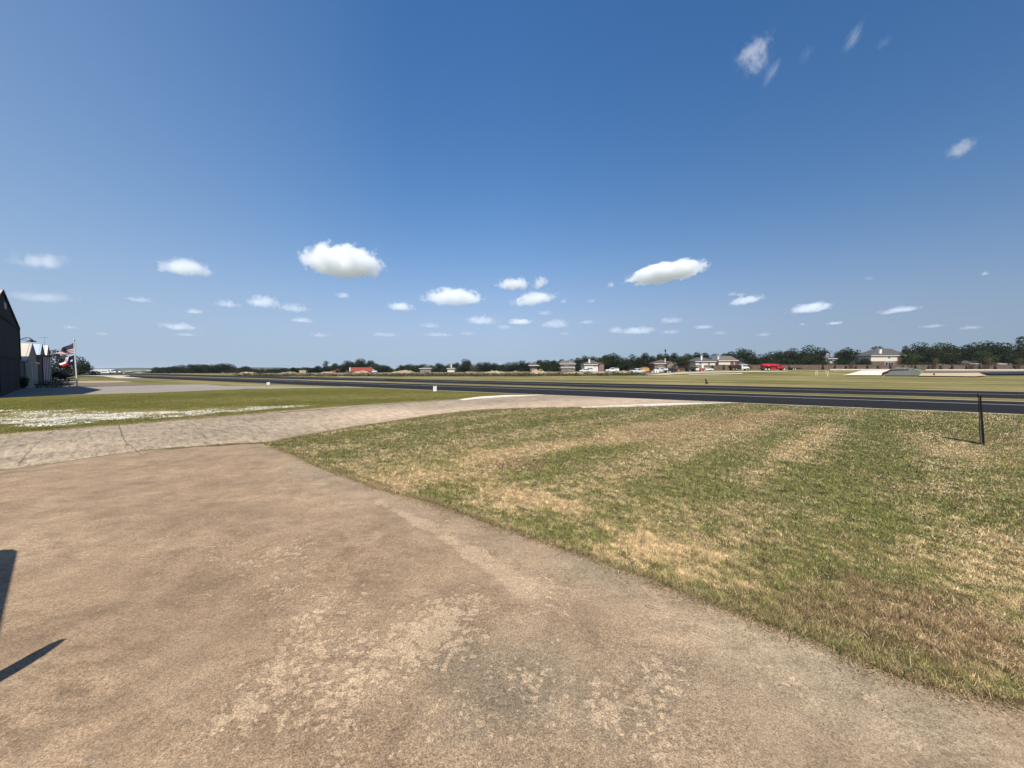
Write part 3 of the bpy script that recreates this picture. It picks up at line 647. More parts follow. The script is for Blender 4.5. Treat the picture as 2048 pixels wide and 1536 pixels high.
for i in range(3): proto('mid%d' % i, 'round', 'leaf_mid', 4200, .42, .95)
for i in range(3): proto('spread%d' % i, 'spread', 'leaf_dark', 4600, .42, 1.15)
for i in range(2): proto('tall%d' % i, 'tall', 'leaf_dark', 3200, .4, .6)
proto('tallmid0', 'tall', 'leaf_mid', 3200, .4, .6); proto('brown0', 'round', 'leaf_brown', 1500, .32, .9)
WID = {'round': 1.0, 'mid': .95, 'spread': 1.15, 'tall': .6, 'tallmid': .6, 'brown': .9}
def tree(px, ytop, wpx, Y, kind, label, group, name='tree', cat='tree'):
    x = AT(px, Y); g = Hz(x, Y); ht = ZT(ytop, Y)-g; wid = wpx*Y/F*1.12
    ks = [k for k in PROTO if k.rstrip('0123456789') == kind]; cm, tm = PROTO[random.choice(ks)]
    t = thing(name, label, cat, (x, Y, g), random.uniform(0, 6.28), group)
    sx = wid/(10*WID[kind])*1.08; t.scale = (sx, sx, ht/10*1.0)
    for nm, me in (('trunk', tm), ('crown', cm)):
        o = bpy.data.objects.new(nm, me); COL.objects.link(o); o.parent = t
    return t
ORD = ['leftmost', 'second from the left', 'third from the left', 'fourth from the left', 'fifth from the left', 'sixth from the left', 'seventh from the left', 'eighth from the left', 'ninth from the left', 'tenth from the left', 'eleventh from the left', 'twelfth from the left', 'thirteenth from the left', 'fourteenth from the left', 'fifteenth from the left', 'sixteenth from the left', 'seventeenth from the left', 'eighteenth from the left', 'nineteenth from the left', 'twentieth from the left', 'twenty-first from the left', 'twenty-second from the left']
DESC = {'round': 'round dark green tree', 'mid': 'bushy mid green tree', 'spread': 'broad spreading dark green tree', 'tall': 'slender dark green tree', 'tallmid': 'slender pale green tree', 'brown': 'thin brownish tree'}
def row(lst, where, group):
    lst = sorted(lst); 
    for i, (px, yt, w, Y, k) in enumerate(lst): tree(px, yt, w, Y, k, '%s, %s %s' % (DESC[k], ORD[i], where), group)
tree(121, 699, 58, 112, 'spread', 'tall dark tree standing behind the pole flags, left one of two', 'trees behind the flagpole')
tree(154, 712, 48, 118, 'spread', 'broad dark tree right behind the flagpole, right one of two', 'trees behind the flagpole')
row([(314,733,18,305,'round'),(328,734,20,300,'mid'),(341,733,22,296,'round'),(354,731,24,300,'round'),(368,729,24,298,'spread'),(383,728,26,295,'round'),(398,728,26,298,'round'),(412,728,26,300,'mid'),(427,728,26,296,'round'),(442,726,28,298,'round'),(454,726,26,300,'round'),(464,728,22,300,'spread')], 'in the far left grove', 'trees of the far left grove')
row([(488,732,30,300,'round'),(503,737,22,310,'round'),(519,740,18,300,'mid'),(541,738,24,310,'round'),(556,738,26,305,'round'),(572,736,22,310,'round')], 'beside the far grove', 'low trees right of the grove')
row([(584,730,14,285,'tall'),(597,735,20,290,'round'),(611,733,22,290,'mid'),(624,735,22,285,'round'),(636,731,22,285,'round'),(652,722,20,280,'tall'),(662,731,22,290,'mid'),(673,726,22,282,'round'),(685,728,20,285,'mid'),(697,720,28,280,'round'),(711,723,26,284,'round'),(723,716,30,280,'round'),(740,720,30,282,'round'),(756,726,28,280,'mid'),(769,729,26,284,'round'),(781,738,14,280,'mid')], 'in the clump behind the red trailer', 'trees behind the red trailer')
row([(804,729,16,255,'round'),(819,727,24,258,'round'),(832,728,20,255,'mid'),(847,727,24,262,'round'),(860,729,20,262,'round'),(879,725,26,252,'round'),(896,727,26,262,'round'),(912,724,24,245,'round'),(931,717,28,240,'round'),(948,727,20,240,'brown'),(960,723,26,245,'round'),(975,723,26,242,'round'),(990,725,26,245,'round'),(1004,729,20,240,'mid'),(1015,723,24,240,'round'),(1030,722,26,238,'round'),(1044,719,26,236,'round'),(1057,723,18,240,'round')], 'between red trailer and rubble', 'trees in the middle distance')
row([(1078,719,24,222,'mid'),(1090,718,24,220,'mid'),(1110,711,22,215,'tall'),(1100,720,24,222,'mid'),(1124,718,24,225,'round'),(1140,717,26,222,'round'),(1154,715,28,222,'round'),(1172,710,28,215,'round'),(1188,711,26,215,'round'),(1199,713,16,210,'tallmid'),(1212,708,34,205,'mid'),(1228,705,36,204,'round'),(1248,713,28,206,'round'),(1252,722,34,196,'round')], 'around the white house', 'trees around the white house')
row([(1267,707,26,206,'round'),(1280,716,36,190,'round'),(1289,705,30,204,'round'),(1304,711,24,204,'round'),(1318,706,20,202,'mid'),(1331,707,26,203,'round'),(1348,705,28,203,'round'),(1365,709,34,186,'mid'),(1375,704,24,206,'mid'),(1391,704,28,208,'round'),(1408,705,30,208,'round'),(1430,707,30,210,'spread'),(1450,706,26,212,'round')], 'above the parked work trucks', 'trees above the work trucks')
row([(1463,702,30,206,'round'),(1488,695,50,205,'round'),(1508,712,36,196,'round'),(1527,706,34,204,'round'),(1545,702,38,205,'round'),(1562,700,36,206,'round'),(1572,716,34,194,'mid'),(1582,695,34,205,'round'),(1601,699,34,206,'round'),(1612,712,36,195,'round'),(1625,688,50,203,'round'),(1644,699,34,206,'spread')], 'behind the red tanker', 'trees behind the red tanker')
row([(1683,697,30,212,'mid'),(1698,694,44,203,'round'),(1716,708,36,200,'round'),(1727,716,26,190,'mid'),(1748,689,44,214,'spread'),(1682,716,26,196,'round')], 'left of the hip-roofed house', 'trees left of the big house')
row([(1806,691,22,212,'round'),(1817,700,36,188,'mid'),(1835,683,48,204,'round'),(1852,690,44,194,'round'),(1874,682,46,204,'mid'),(1886,706,44,192,'round'),(1898,688,42,204,'round'),(1922,689,46,206,'round'),(1938,704,42,193,'round'),(1950,684,46,204,'round'),(1966,702,42,192,'mid'),(1980,680,58,204,'round'),(2002,684,50,203,'round'),(2010,706,44,190,'round'),(2027,688,44,203,'round'),(2044,673,34,206,'tall'),(2046,700,46,191,'round'),(2066,680,50,203,'round')], 'behind the brick wall', 'trees behind the brick wall')
# thin leafless-looking trees before the wall
for i, (px, yt, w) in enumerate(((1704,722,12),(1870,716,14),(1976,715,18),(2038,716,18),(1946,720,14),(1500,727,10))):
    tree(px, yt, w, 182.5, 'brown', 'thin grey-brown young tree beside the brick wall, %s' % ORD[i if i < 1 else {1704:1,1870:2,1946:3,1976:4,2038:5}[px]] if px != 1500 else 'thin grey-brown young tree behind the white-cab dump truck', 'young trees along the wall')
PROTO['column0'] = None
cc = make_crown('foliage', 1.2, 2.6, 'column', 700, .16, M['leaf_dark'], None, dark=.6); ct = make_trunk(2.6, .5, None, 'stem'); cdat = (cc.data, ct.data); bpy.data.objects.remove(cc); bpy.data.objects.remove(ct)
shr = [1523,1578,1645,1669,1691,1711,1734,1755,1780,1805,1830,1856,1880,1903,1932,1958,1989,2027,1425,1447]; shr.sort()
for i, px in enumerate(shr):
    Y = 180.2; x = AT(px, Y); t = thing('columnar_shrub', 'small dark upright shrub by the brick wall, number %d from the left' % (i+1), 'shrub', (x, Y, Hz(x, Y)), random.random()*6, 'dark shrubs planted along the brick wall')
    t['label'] = 'small dark upright shrub in front of the brick wall, %s' % ORD[i]
    t.scale = (random.uniform(.8, 1.15),)*2+(random.uniform(.8, 1.0),)
    for nm, me in (('stem', cdat[1]), ('foliage', cdat[0])):
        o = bpy.data.objects.new(nm, me); COL.objects.link(o); o.parent = t
del PROTO['column0']

def undergrowth():
    Vs = []; Cs = []
    for (p0, p1, Ya, Yb, hh, n) in ((305,475,296,306,3.6,70),(470,800,286,300,3.8,150),(795,1065,240,256,4.8,170),(1065,1300,206,216,5.4,130),(1290,1470,206,214,5.4,90),(1470,2110,194,206,5.6,330)):
        for i in range(n):
            px = random.uniform(p0, p1); Y = random.uniform(Ya, Yb); x = AT(px, Y); z = Hz(x, Y); r = random.uniform(1.2, 2.6); h = hh*random.uniform(.5, 1.1); m = 150
            d = unit3(m); P = np.column_stack([x+d[:, 0]*r*RNG.uniform(.6, 1.1, m), Y+d[:, 1]*r, z+h*.5+d[:, 2]*h*.55*RNG.uniform(.7, 1.1, m)])
            Nn = d+unit3(m)*.7; Nn /= np.linalg.norm(Nn, axis=1)[:, None]; Vs.append(leaf_quads(P, Nn, RNG.uniform(.3, .6, m))); Cs.append(np.repeat(np.ones((m, 3))*random.uniform(.7, 1.3)*RNG.uniform(.6, 1.4, (m, 1)), 4, 0))
    V = np.concatenate(Vs); tag(mesh_np('undergrowth', V, np.arange(len(V)).reshape(-1, 4), M['leaf_dark'], col=np.concatenate(Cs)), 'dense dark undergrowth beneath the distant trees', kind='stuff')
undergrowth()
# rough weeds and rubble on the building ground
def weeds():
    n = 1500; Vs = []; Cs = []
    for _ in range(n):
        px = random.choice([random.uniform(470, 1290), random.uniform(700, 1270)]); Y = random.uniform(126, 215) if random.random() < .45 else random.uniform(124, 140)
        if px > 1200 and Y > 150: continue
        x = AT(px, Y); z = Hz(x, Y); r = random.uniform(.5, 1.7); h = random.uniform(.35, 1.25)*(1.0 if px > 790 else .7)
        m = 34; d = unit3(m); P = np.column_stack([x+d[:, 0]*r*RNG.uniform(.3, 1, m), Y+d[:, 1]*r*RNG.uniform(.3, 1, m), z+np.abs(d[:, 2])*h*RNG.uniform(.3, 1, m)])
        Nn = d+unit3(m)*.8; Nn /= np.linalg.norm(Nn, axis=1)[:, None]; Vs.append(leaf_quads(P, Nn, RNG.uniform(.2, .5, m)))
        c = random.choice([(.08,.095,.04),(.11,.115,.05),(.15,.125,.065),(.06,.08,.03),(.2,.145,.085),(.12,.11,.055)]); Cs.append(np.repeat(np.array(c)*RNG.uniform(.7, 1.3, (m, 1)), 4, 0))
    V = np.concatenate(Vs); tag(mesh_np('weeds', V, np.arange(len(V)).reshape(-1, 4), M['leaf_weed'], col=np.concatenate(Cs)), 'brown and olive weeds over the building ground', kind='stuff')
weeds()
def mound(px, Y, wpx, h, mat, label, cat='dirt mound', name='dirt_mound', group='heaps of soil and rubble'):
    x = AT(px, Y); g = Hz(x, Y); w = wpx*Y/F/2; n = 26; V = []; Fc = []; sd = random.random()*9
    for i in range(n+1):
        for j in range(n+1):
            u = -1+2*i/n; v = -1+2*j/n; r = math.hypot(u, v); q = math.atan2(v, u)
            e = max(0, 1-r**1.7*(1+.2*math.sin(3*q+sd)))
            z = h*e*(1+.3*math.sin(u*9+sd)*math.sin(v*8+sd*2)+.2*math.sin(u*21+sd)*math.cos(v*19))+random.uniform(-.03, .1)*h*(e > 0)
            V.append((u*w, v*w*.6, z-.12 if e <= 0 else z))
    for i in range(n):
        for j in range(n): a = i*(n+1)+j; Fc.append((a, a+n+1, a+n+2, a+1))
    o = mesh_np(name, V, np.array(Fc), mat, smooth=True); o.location = (x, Y, g); return tag(o, label, cat, group)
for a in ((1075,150,44,1.5,'rubble','tan rubble heap below the brick pavilion house'),(1100,160,60,.9,'dirt','low brown heap right of the tan rubble'),(1150,146,60,.9,'rubble','pale rubble heap in front of the tan-roofed house'),
          (1195,140,50,1.0,'rubble','pale rubble heap in front of the white house'),(1246,143,26,1.1,'rubble','pale rock heap left of the yellow machine'),(1030,158,46,1.2,'dirt','brown soil heap left of the brick pavilion house'),
          (990,165,60,1.3,'rubble','long pale soil bank in front of the middle trees'),(940,170,50,1.1,'dirt','brown soil bank right of the cream cottage'),(810,190,60,1.5,'rubble','pale soil bank right of the white tractor cab'),
          (725,215,40,1.4,'rubble','orange-tan heap in front of the red trailer'),(655,230,40,.9,'rubble','pale heap left of the red trailer'),(580,240,40,1.0,'dirt','low brown heap left of the yellow container'),
          (495,240,40,.9,'rubble','whitish heap beside the far left grove'),(1805,176,52,1.1,'gravel','dark grey gravel heap beside the white ramp')):
    mound(a[0], a[1], a[2], a[3], M[a[4]], a[5])

# ------------------------------------------------------------------ buildings across the field
def house(name, label, x0p, x1p, Y, depth, y_eave, y_ridge, roof, upper, lower, y_split=None, hip=(1, 1), chim=None, gable=None, win=None, xr0=None, xr1=None, brick_right=None, over=.5):
    """a house seen from the front: spans px x0p..x1p at distance Y; heights read off at that distance"""
    X0, X1 = AT(x0p, Y), AT(x1p, Y); g = min(Hz(X0, Y), Hz(X1, Y)); cx = (X0+X1)/2
    t = thing(name, label, 'house', (cx, Y, g), 0, None)
    x0, x1 = X0-cx, X1-cx; e = ZT(y_eave, Y)-g; r = ZT(y_ridge, Y)-g
    sp = (ZT(y_split, Y)-g) if y_split else 0
    b = MB(); 
    if sp > 0:
        b.mi = 0; b.box(x0, x1, 0, depth, -.8, sp); b.mi = 1; b.box(x0-.03, x1+.03, -.03, depth+.03, sp, e)
        if brick_right is not None:
            xb = AT(brick_right, Y)-cx; b.mi = 0; b.box(xb, x1+.06, -.06, depth*.99, -.8, e-.02)
    else:
        b.mi = 1; b.box(x0, x1, 0, depth, -.8, e)
    b.build('wall', [M[lower], M[upper]], t)
    m = MB(); o = over; xa, xb = x0-o, x1+o; ya, yb = -o, depth+o; ym = depth/2
    ra = xa+(ym+o)*hip[0]*.95; rb = xb-(ym+o)*hip[1]*.95
    if ra > rb: ra = rb = (ra+rb)/2
    if xr0 is not None: ra = AT(xr0, Y)-cx
    if xr1 is not None: rb = AT(xr1, Y)-cx
    v = [(xa,ya,e),(xb,ya,e),(xb,yb,e),(xa,yb,e),(ra,ym,r),(rb,ym,r),(xa,ya,e-.25),(xb,ya,e-.25),(xb,yb,e-.25),(xa,yb,e-.25)]
    m.add(v, [(0,1,5,4),(1,2,5),(2,3,4,5),(3,0,4),(6,7,1,0),(7,8,2,1),(8,9,3,2),(9,6,0,3),(9,8,7,6)])
    rf = m.build('roof', M[roof], t)
    f = MB(); f.box(xa, xb, ya-.04, ya-.003, e-.27, e-.02); f.build('fascia', M['trim_white'], rf)
    if gable:   # front gable wing (px0, px1, y_eave, y_peak, wall)
        for (p0, p1, ye, yp, wm) in gable:
            a0, a1 = AT(p0, Y)-cx, AT(p1, Y)-cx; ge = ZT(ye, Y)-g; gp = ZT(yp, Y)-g; am = (a0+a1)/2
            k = MB(); k.prism([(a0, -.8), (a1, -.8), (a1, ge), (am, gp-.1), (a0, ge)], -2.0, 1.0); k.build('gable_wall', M[wm], t)
            k = MB(); k.add([(a0-.3,-2.3,ge-.15),(am,-2.3,gp),(a1+.3,-2.3,ge-.15),(a0-.3,depth*.4,ge-.15),(am,depth*.4,gp),(a1+.3,depth*.4,ge-.15),(a0-.3,-2.3,ge-.3),(am,-2.3,gp-.18),(a1+.3,-2.3,ge-.3)],
                            [(0,1,4,3),(1,2,5,4),(0,6,7,1),(1,7,8,2)]); k.build('gable_roof', M[roof], rf)
    if chim:
        for (c0, c1, cy, mt) in chim:
            k = MB(); a, b2 = AT(c0, Y)-cx, AT(c1, Y)-cx; zt = ZT(cy, Y)-g
            k.box(a, b2, 1.2, 1.2+(b2-a)*.8, e*.6, zt-.2); k.box(a-.1, b2+.1, 1.1, 1.3+(b2-a)*.8, zt-.2, zt); k.build('chimney', M[mt], rf)
    for (w0, w1, yt, yb2) in (win or []):
        a, c = AT(w0, Y)-cx, AT(w1, Y)-cx; z1, z0 = ZT(yt, Y)-g, ZT(yb2, Y)-g; fr = .12
        k = MB(); 
        for q in ((a-fr, c+fr, z1, z1+fr), (a-fr, c+fr, z0-fr, z0), (a-fr, a, z0, z1), (c, c+fr, z0, z1)): k.box(q[0], q[1], -.16, -.005, q[2], q[3])
        nmul = max(0, int((c-a)/1.1)-1)
        for i in range(nmul): xm = a+(c-a)*(i+1)/(nmul+1); k.box(xm-.05, xm+.05, -.15, -.006, z0, z1)
        wnd = k.build('window', M['trim_white'], t); k = MB(); k.box(a, c, -.09, -.075, z0, z1); k.build('pane', M['glass_dark'], wnd)
    return t
house('hip_roof_house', 'large two-storey house with grey hip roof and white chimney behind the brick wall', 1741, 1814, 190, 12, 711, 696, 'shingle_grey', 'cream_siding', 'brick_brown', 722.5, chim=[(1762,1766.5,698,'trim_white')], win=[(1769,1786,724.5,730.5),(1774,1779,713.5,716)], xr0=1776, xr1=1803, brick_right=1793, hip=(1,0))
house('red_brick_house', 'house with taupe roof, cream upper wall and red brick side, by the dump truck', 1437, 1474, 193, 11, 721, 711, 'shingle_tan', 'cream_siding', 'brick_red', 729.5, chim=[(1437.2,1440,711.8,'trim_white')], xr0=1451, xr1=1473, brick_right=1460, hip=(1,0), win=[(1444,1450,732,735),(1467.5,1468.3,722.5,729)])
house('cream_house', 'house with dark grey roof, tall white chimney and cream upper wall', 1391, 1430, 190, 11, 722.5, 714.5, 'shingle_grey', 'cream_siding', 'brick_brown', 730.5, chim=[(1403.5,1406.5,711,'trim_white')], xr0=1403, xr1=1420, win=[(1398,1402,725,728),(1415,1419,725,728),(1396,1400,733,736)])
house('tan_brick_house', 'tan brick house with brown hipped roof behind the white trucks', 1309, 1350, 192, 10, 727, 719, 'shingle_brown', 'brick_tan', 'brick_tan', None, gable=[(1331,1346,728,722,'tan_stucco')], win=[(1317,1319,728,732),(1323,1325,728,732),(1334,1337,729,733),(1340,1343,729,733)], chim=[(1331,1332.5,717,'trim_white')])
house('white_house', 'white house with dark brown roof and white chimney left of the tall trees', 1169, 1200, 190, 10, 728.5, 720.5, 'shingle_brown', 'white_wall', 'white_wall', None, chim=[(1178,1181,718.2,'trim_white')], gable=[(1196,1206,729,724.5,'stone_pink')], win=[(1175,1185,735.5,737.5),(1188,1191,731,733)], xr0=1184, xr1=1192)
house('tan_roof_house', 'low house with two stepped tan roofs left of the white house', 1123, 1148, 192, 9, 735, 729.5, 'shingle_tan', 'tan_stucco', 'tan_stucco', None, win=[(1126,1129,736.2,738),(1134,1140,736.2,738.5)])
house('grey_roof_house', 'grey-roofed upper house peeking over the stepped tan roof', 1121, 1150, 206, 10, 727.5, 720.5, 'shingle_tan', 'tan_stucco', 'tan_stucco', None, chim=[(1140,1142.3,724.8,'trim_white')], xr0=1126, xr1=1146)
house('pavilion_house', 'narrow brick house with pinkish roof behind the tan rubble heap', 1061, 1074, 190, 8, 730.5, 723.5, 'shingle_brown', 'stone_pink', 'brick_brown', None, win=[(1066,1068,731.5,740)], over=1.0)
house('cream_cottage', 'small cream cottage with a slim white chimney, centre of the far trees', 895, 909, 228, 9, 736.8, 732.5, 'shingle_grey', 'cream_siding', 'cream_siding', None, chim=[(901,903,728.7,'trim_white')])
house('brown_roof_house', 'low house with wide brown hip roof right of the red trailer', 840, 862, 232, 10, 736.8, 731.8, 'shingle_brown', 'tan_stucco', 'tan_stucco', None, win=[(848,853,738,740)])
house('gabled_house', 'grey-roofed house with white gables half hidden by trees', 1650, 1671, 200, 9, 717, 709, 'shingle_grey', 'white_wall', 'white_wall', None, chim=[(1655.5,1659.5,707,'trim_white')], gable=[(1648,1661,728,719,'white_wall'),(1662,1674,729,720.5,'white_wall')])
house('small_roof_house', 'small pinkish-roofed house right of the white dump-truck cab', 1484, 1494, 189, 7, 729, 724, 'shingle_brown', 'white_wall', 'brick_red', None)
house('low_white_house', 'low house with pale roof left of the red tanker', 1500, 1516, 189, 7, 733.5, 728.5, 'shingle_tan', 'white_wall', 'brick_tan', None, win=[(1505,1509,734,735.5)])
house('pink_roof_house', 'pinkish roof showing above the brick wall, left one', 1876, 1900, 188, 8, 731, 724, 'stone_pink', 'white_wall', 'brick_tan', None)
house('slate_roof_house', 'small grey hip roof showing above the brick wall, middle one', 1938, 1957, 188, 8, 727, 720.5, 'shingle_grey', 'white_wall', 'brick_tan', None)
house('brick_outbuilding', 'pinkish brick outbuilding above the wall at the right, last one', 1993, 2021, 188, 8, 727.5, 724, 'stone_pink', 'brick_tan', 'brick_tan', None)

# brick wall of the estate
def brick_wall(px0, px1, Y, h, label, every=4.8):
    X0, X1 = AT(px0, Y), AT(px1, Y); n = max(2, int((X1-X0)/every)); t = thing('brick_wall', label, 'wall', ((X0+X1)/2, Y, Hz((X0+X1)/2, Y)), 0, 'brick walls behind the building ground')
    w = MB(); c = MB()
    for i in range(n):
        a = X0+(X1-X0)*i/n; b = X0+(X1-X0)*(i+1)/n; z = Hz((a+b)/2, Y)-t.location.z; k = t.location.x
        w.box(a-k, b-k, 0, .25, z-.6, z+h); c.box(a-k+.003, b-k-.003, -.05, .3, z+h+.002, z+h+.09)
    w.build('wall_panel', M['brick_brown'], t); c.build('coping', M['stone_pink'], t)
    for i in range(n+1):
        a = X0+(X1-X0)*i/n; z = Hz(a, Y)-t.location.z; p = MB(); p.box(a-k-.28, a-k+.28, -.12, .37, z-.6, z+h+.12); p.box(a-k-.34, a-k+.34, -.18, .43, z+h+.12, z+h+.22); p.build('pillar', M['brick_brown'], t)
brick_wall(1497, 2090, 184, 2.3, 'long brown brick wall with pillars behind the right building ground')
brick_wall(1352, 1462, 184, 2.2, 'shorter brown brick wall behind the work trucks')
# low pale kerb in front of the wall
def kerb(px0, px1, Y0, Y1, label):
    b = MB(); n = 30; 
    for i in range(n):
        p0 = px0+(px1-px0)*i/n; p1 = px0+(px1-px0)*(i+1)/n; Ya = Y0+(Y1-Y0)*i/n; xa, xb = AT(p0, Ya), AT(p1, Ya); z = Hz((xa+xb)/2, Ya)
        b.box(xa, xb, Ya, Ya+.3, z-.3, z+.45+.001*(i % 2))
    tag(b.build('concrete_kerb', M['white_concrete']), label, 'kerb', 'pale kerbs on the building ground')
kerb(1851, 2100, 168, 168, 'long pale concrete kerb in front of the brick wall at right')
kerb(1660, 1800, 176, 176, 'pale concrete kerb behind the white ramp')

# ------------------------------------------------------------------ vehicles
def wheel(t, x, y, r, w=.25, rim='rim'):
    b = MB(); s = 1 if y > 0 else -1
    b.ring((x, y, r), 'y', [(-w/2, r*.8), (-w/2+.02, r*.96), (-w*.2, r), (w*.2, r), (w/2-.02, r*.96), (w/2, r*.8)], 18)
    wh = b.build('wheel', M['tyre'], t, True); b = MB()
    b.ring((x, y+s*(w/2), r), 'y', [(-.02, r*.62), (.012, r*.62), (.02, r*.55), (-.0, r*.3), (.03, r*.22), (.035, r*.1)] if s > 0 else [(-.035, r*.1), (-.03, r*.22), (0, r*.3), (-.02, r*.55), (-.012, r*.62), (.02, r*.62)], 16)
    b.build('rim', M[rim], wh, True)
def lights(t, x, y, z, front=True):
    for s in (-1, 1):
        b = MB(); b.box(x-.04, x+.04, s*y-.14, s*y+.14, z-.09, z+.09, .02); b.build('headlight' if front else 'tail_light', M['lamp_glass' if front else 'red_paint'], t)
def pickup(label, px, Y, rz, paint='white_paint', group=None, bed=None, name='pickup_truck', L=5.8):
    """nose towards +x"""
    x = AT(px, Y); t = thing(name, label, 'truck', (x, Y, Hz(x, Y)+.05), rz, group); h = .98
    b = MB(); k = L/5.8
    b.prism([(-2.9*k,.5),(2.75*k,.42),(2.9*k,.6),(2.88*k,1.08),(2.6*k,1.2),(1.35*k,1.28),(-.85*k,1.26),(-2.88*k,1.22)], -h, h, .05); b.build('body', M[paint], t)
    b = MB(); b.prism([(1.45*k,1.24),(.75*k,1.86),(.45*k,1.93),(-.65*k,1.93),(-.86*k,1.85),(-.98*k,1.24)], -h+.1, h-.1, .1); cb = b.build('cab', M[paint], t)
    g = MB(); g.prism([(1.2*k,1.3),(.72*k,1.77),(.28*k,1.8),(.28*k,1.3)], -h+.085, h-.085); g.prism([(.2*k,1.3),(.2*k,1.8),(-.6*k,1.8),(-.8*k,1.3)], -h+.086, h-.086); g.build('side_window', M['glass_dark'], cb)
    g = MB(); g.add([(1.42*k,-h+.25,1.3),(1.42*k,h-.25,1.3),(.84*k,h-.35,1.82),(.84*k,-h+.35,1.82)], [(0,1,2,3)]); o = g.build('windscreen', M['glass_dark'], cb); o.location = (.025, 0, .012)
    g = MB(); g.box(-2.75*k, -1.05*k, -h+.14, h-.14, 1.2, 1.235); g.build('bed', M['chassis'], t)
    g = MB(); g.box(2.86*k, 2.93*k, -.6, .6, .68, 1.05, .02); g.build('grille', M['black_paint'], t)
    g = MB(); g.box(2.82*k, 3.0*k, -h+.03, h-.03, .42, .62, .03); g.build('bumper', M['rim'], t); lights(t, 2.87*k, .77, .92); lights(t, -2.9*k, .85, .95, False)
    for wx in (1.85*k, -1.75*k):
        for s in (-1, 1): wheel(t, wx, s*(h-.1), .42)
    if bed == 'utility':
        g = MB(); g.box(-2.85*k, -1.05*k, -h-.02, h+.02, .78, 1.62, .04); g.build('tool_body', M[paint], t)
        g = MB()
        for s in (-.8, .8):
            g.tube((-2.7*k, s, 1.62), (-2.7*k, s, 2.05), .03); g.tube((-1.15*k, s, 1.62), (-1.15*k, s, 2.05), .03); g.tube((-2.8*k, s, 2.05), (.4*k, s, 2.05), .03)
        g.build('ladder_rack', M['steel'], t)
    return t
def suv(label, px, Y, rz, paint='white_paint'):
    x = AT(px, Y); t = thing('suv', label, 'car', (x, Y, Hz(x, Y)+.05), rz); h = .94
    b = MB(); b.prism([(-2.35,.42),(2.3,.4),(2.4,.7),(2.3,.98),(1.3,1.1),(-2.3,1.1),(-2.4,.8)], -h, h, .06); b.build('body', M[paint], t)
    b = MB(); b.prism([(1.35,1.06),(.65,1.62),(.3,1.7),(-1.9,1.7),(-2.2,1.6),(-2.35,1.06)], -h+.1, h-.1, .1); cb = b.build('cabin', M[paint], t)
    g = MB(); g.prism([(1.1,1.12),(.58,1.56),(-.2,1.58),(-.2,1.12)], -h+.085, h-.085); g.prism([(-.3,1.12),(-.3,1.58),(-1.85,1.56),(-2.05,1.12)], -h+.086, h-.086); g.build('side_window', M['glass_dark'], cb)
    lights(t, 2.34, .7, .8); lights(t, -2.38, .75, .9, False)
    for wx in (1.45, -1.45):
        for s in (-1, 1): wheel(t, wx, s*(h-.08), .36)
    return t
def hood_cab(t, x, paint, h=1.15, z=.75):
    """conventional truck cab with a long bonnet, its back at x, nose towards +x"""
    b = MB(); b.prism([(x,z),(x+1.7,z),(x+1.7,z+.85),(x+1.42,z+1.72),(x+1.2,z+1.82),(x+.08,z+1.82),(x,z+1.7)], -h, h, .07); cb = b.build('cab', M[paint], t)
    b = MB(); b.prism([(x+1.702,z+.1),(x+3.3,z+.05),(x+3.42,z+.4),(x+3.3,z+.82),(x+1.702,z+1.0)], -h*.74, h*.74, .08); b.build('bonnet', M[paint], t)
    for s in (-1, 1):
        b = MB(); b.prism([(x+1.9,z+.1),(x+2.0,z+.42),(x+2.3,z+.6),(x+2.9,z+.6),(x+3.3,z+.4),(x+3.38,z+.0),(x+3.2,z),(x+3.05,z+.3),(x+2.2,z+.3),(x+2.05,z)], min(s*h*.72, s*h*.98), max(s*h*.72, s*h*.98), .02); b.build('fender', M[paint], t)
    g = MB(); g.prism([(x+.5,z+.95),(x+1.55,z+.95),(x+1.33,z+1.6),(x+.5,z+1.6)], -h-.012, h+.012); g.build('side_window', M['glass_dark'], cb)
    g = MB(); g.add([(x+1.72,-h+.2,z+.95),(x+1.72,h-.2,z+.95),(x+1.45,h-.25,z+1.68),(x+1.45,-h+.25,z+1.68)], [(0,1,2,3)]); g.build('windscreen', M['glass_dark'], cb).location = (.02, 0, .01)
    g = MB(); g.box(x+3.36, x+3.46, -.6, .6, z+.1, z+.7, .02); g.build('grille', M['rim'], t); g = MB(); g.box(x+3.4, x+3.58, -h, h, z-.3, z-.02, .03); g.build('bumper', M['rim'], t)
    lights(t, x+3.4, .85, z+.42)
def truck_frame(t, x0, x1): 
    b = MB(); b.box(x0, x1, -.45, -.2, .6, .85); b.box(x0, x1, .2, .45, .6, .85); b.box(x0+.3, x1-.5, -.2, .2, .62, .8); b.build('chassis', M['chassis'], t)
def dump_truck(label, px, Y, rz):
    x = AT(px, Y); t = thing('dump_truck', label, 'truck', (x, Y, Hz(x, Y)+.05), rz, None); truck_frame(t, -3.9, 3.6)
    hood_cab(t, .4, 'white_paint')
    b = MB(); b.prism([(-3.95,.95),(.2,.95),(.25,1.2),(.25,2.35),(-3.9,2.2),(-4.0,1.9)], -1.2, 1.2, .04)
    for i in range(6): xx = -3.6+i*.72; b.box(xx, xx+.09, -1.28, 1.28, 1.0, 2.2)
    b.build('dump_bed', M['black_paint'], t)
    for wx in (-3.1, -1.85, 3.05):
        for s in (-1, 1): wheel(t, wx, s*1.05, .5, .32, 'steel')
    return t
dump_truck('white-cabbed dump truck with a black bed in front of the red brick house', 1478, 166, 0)
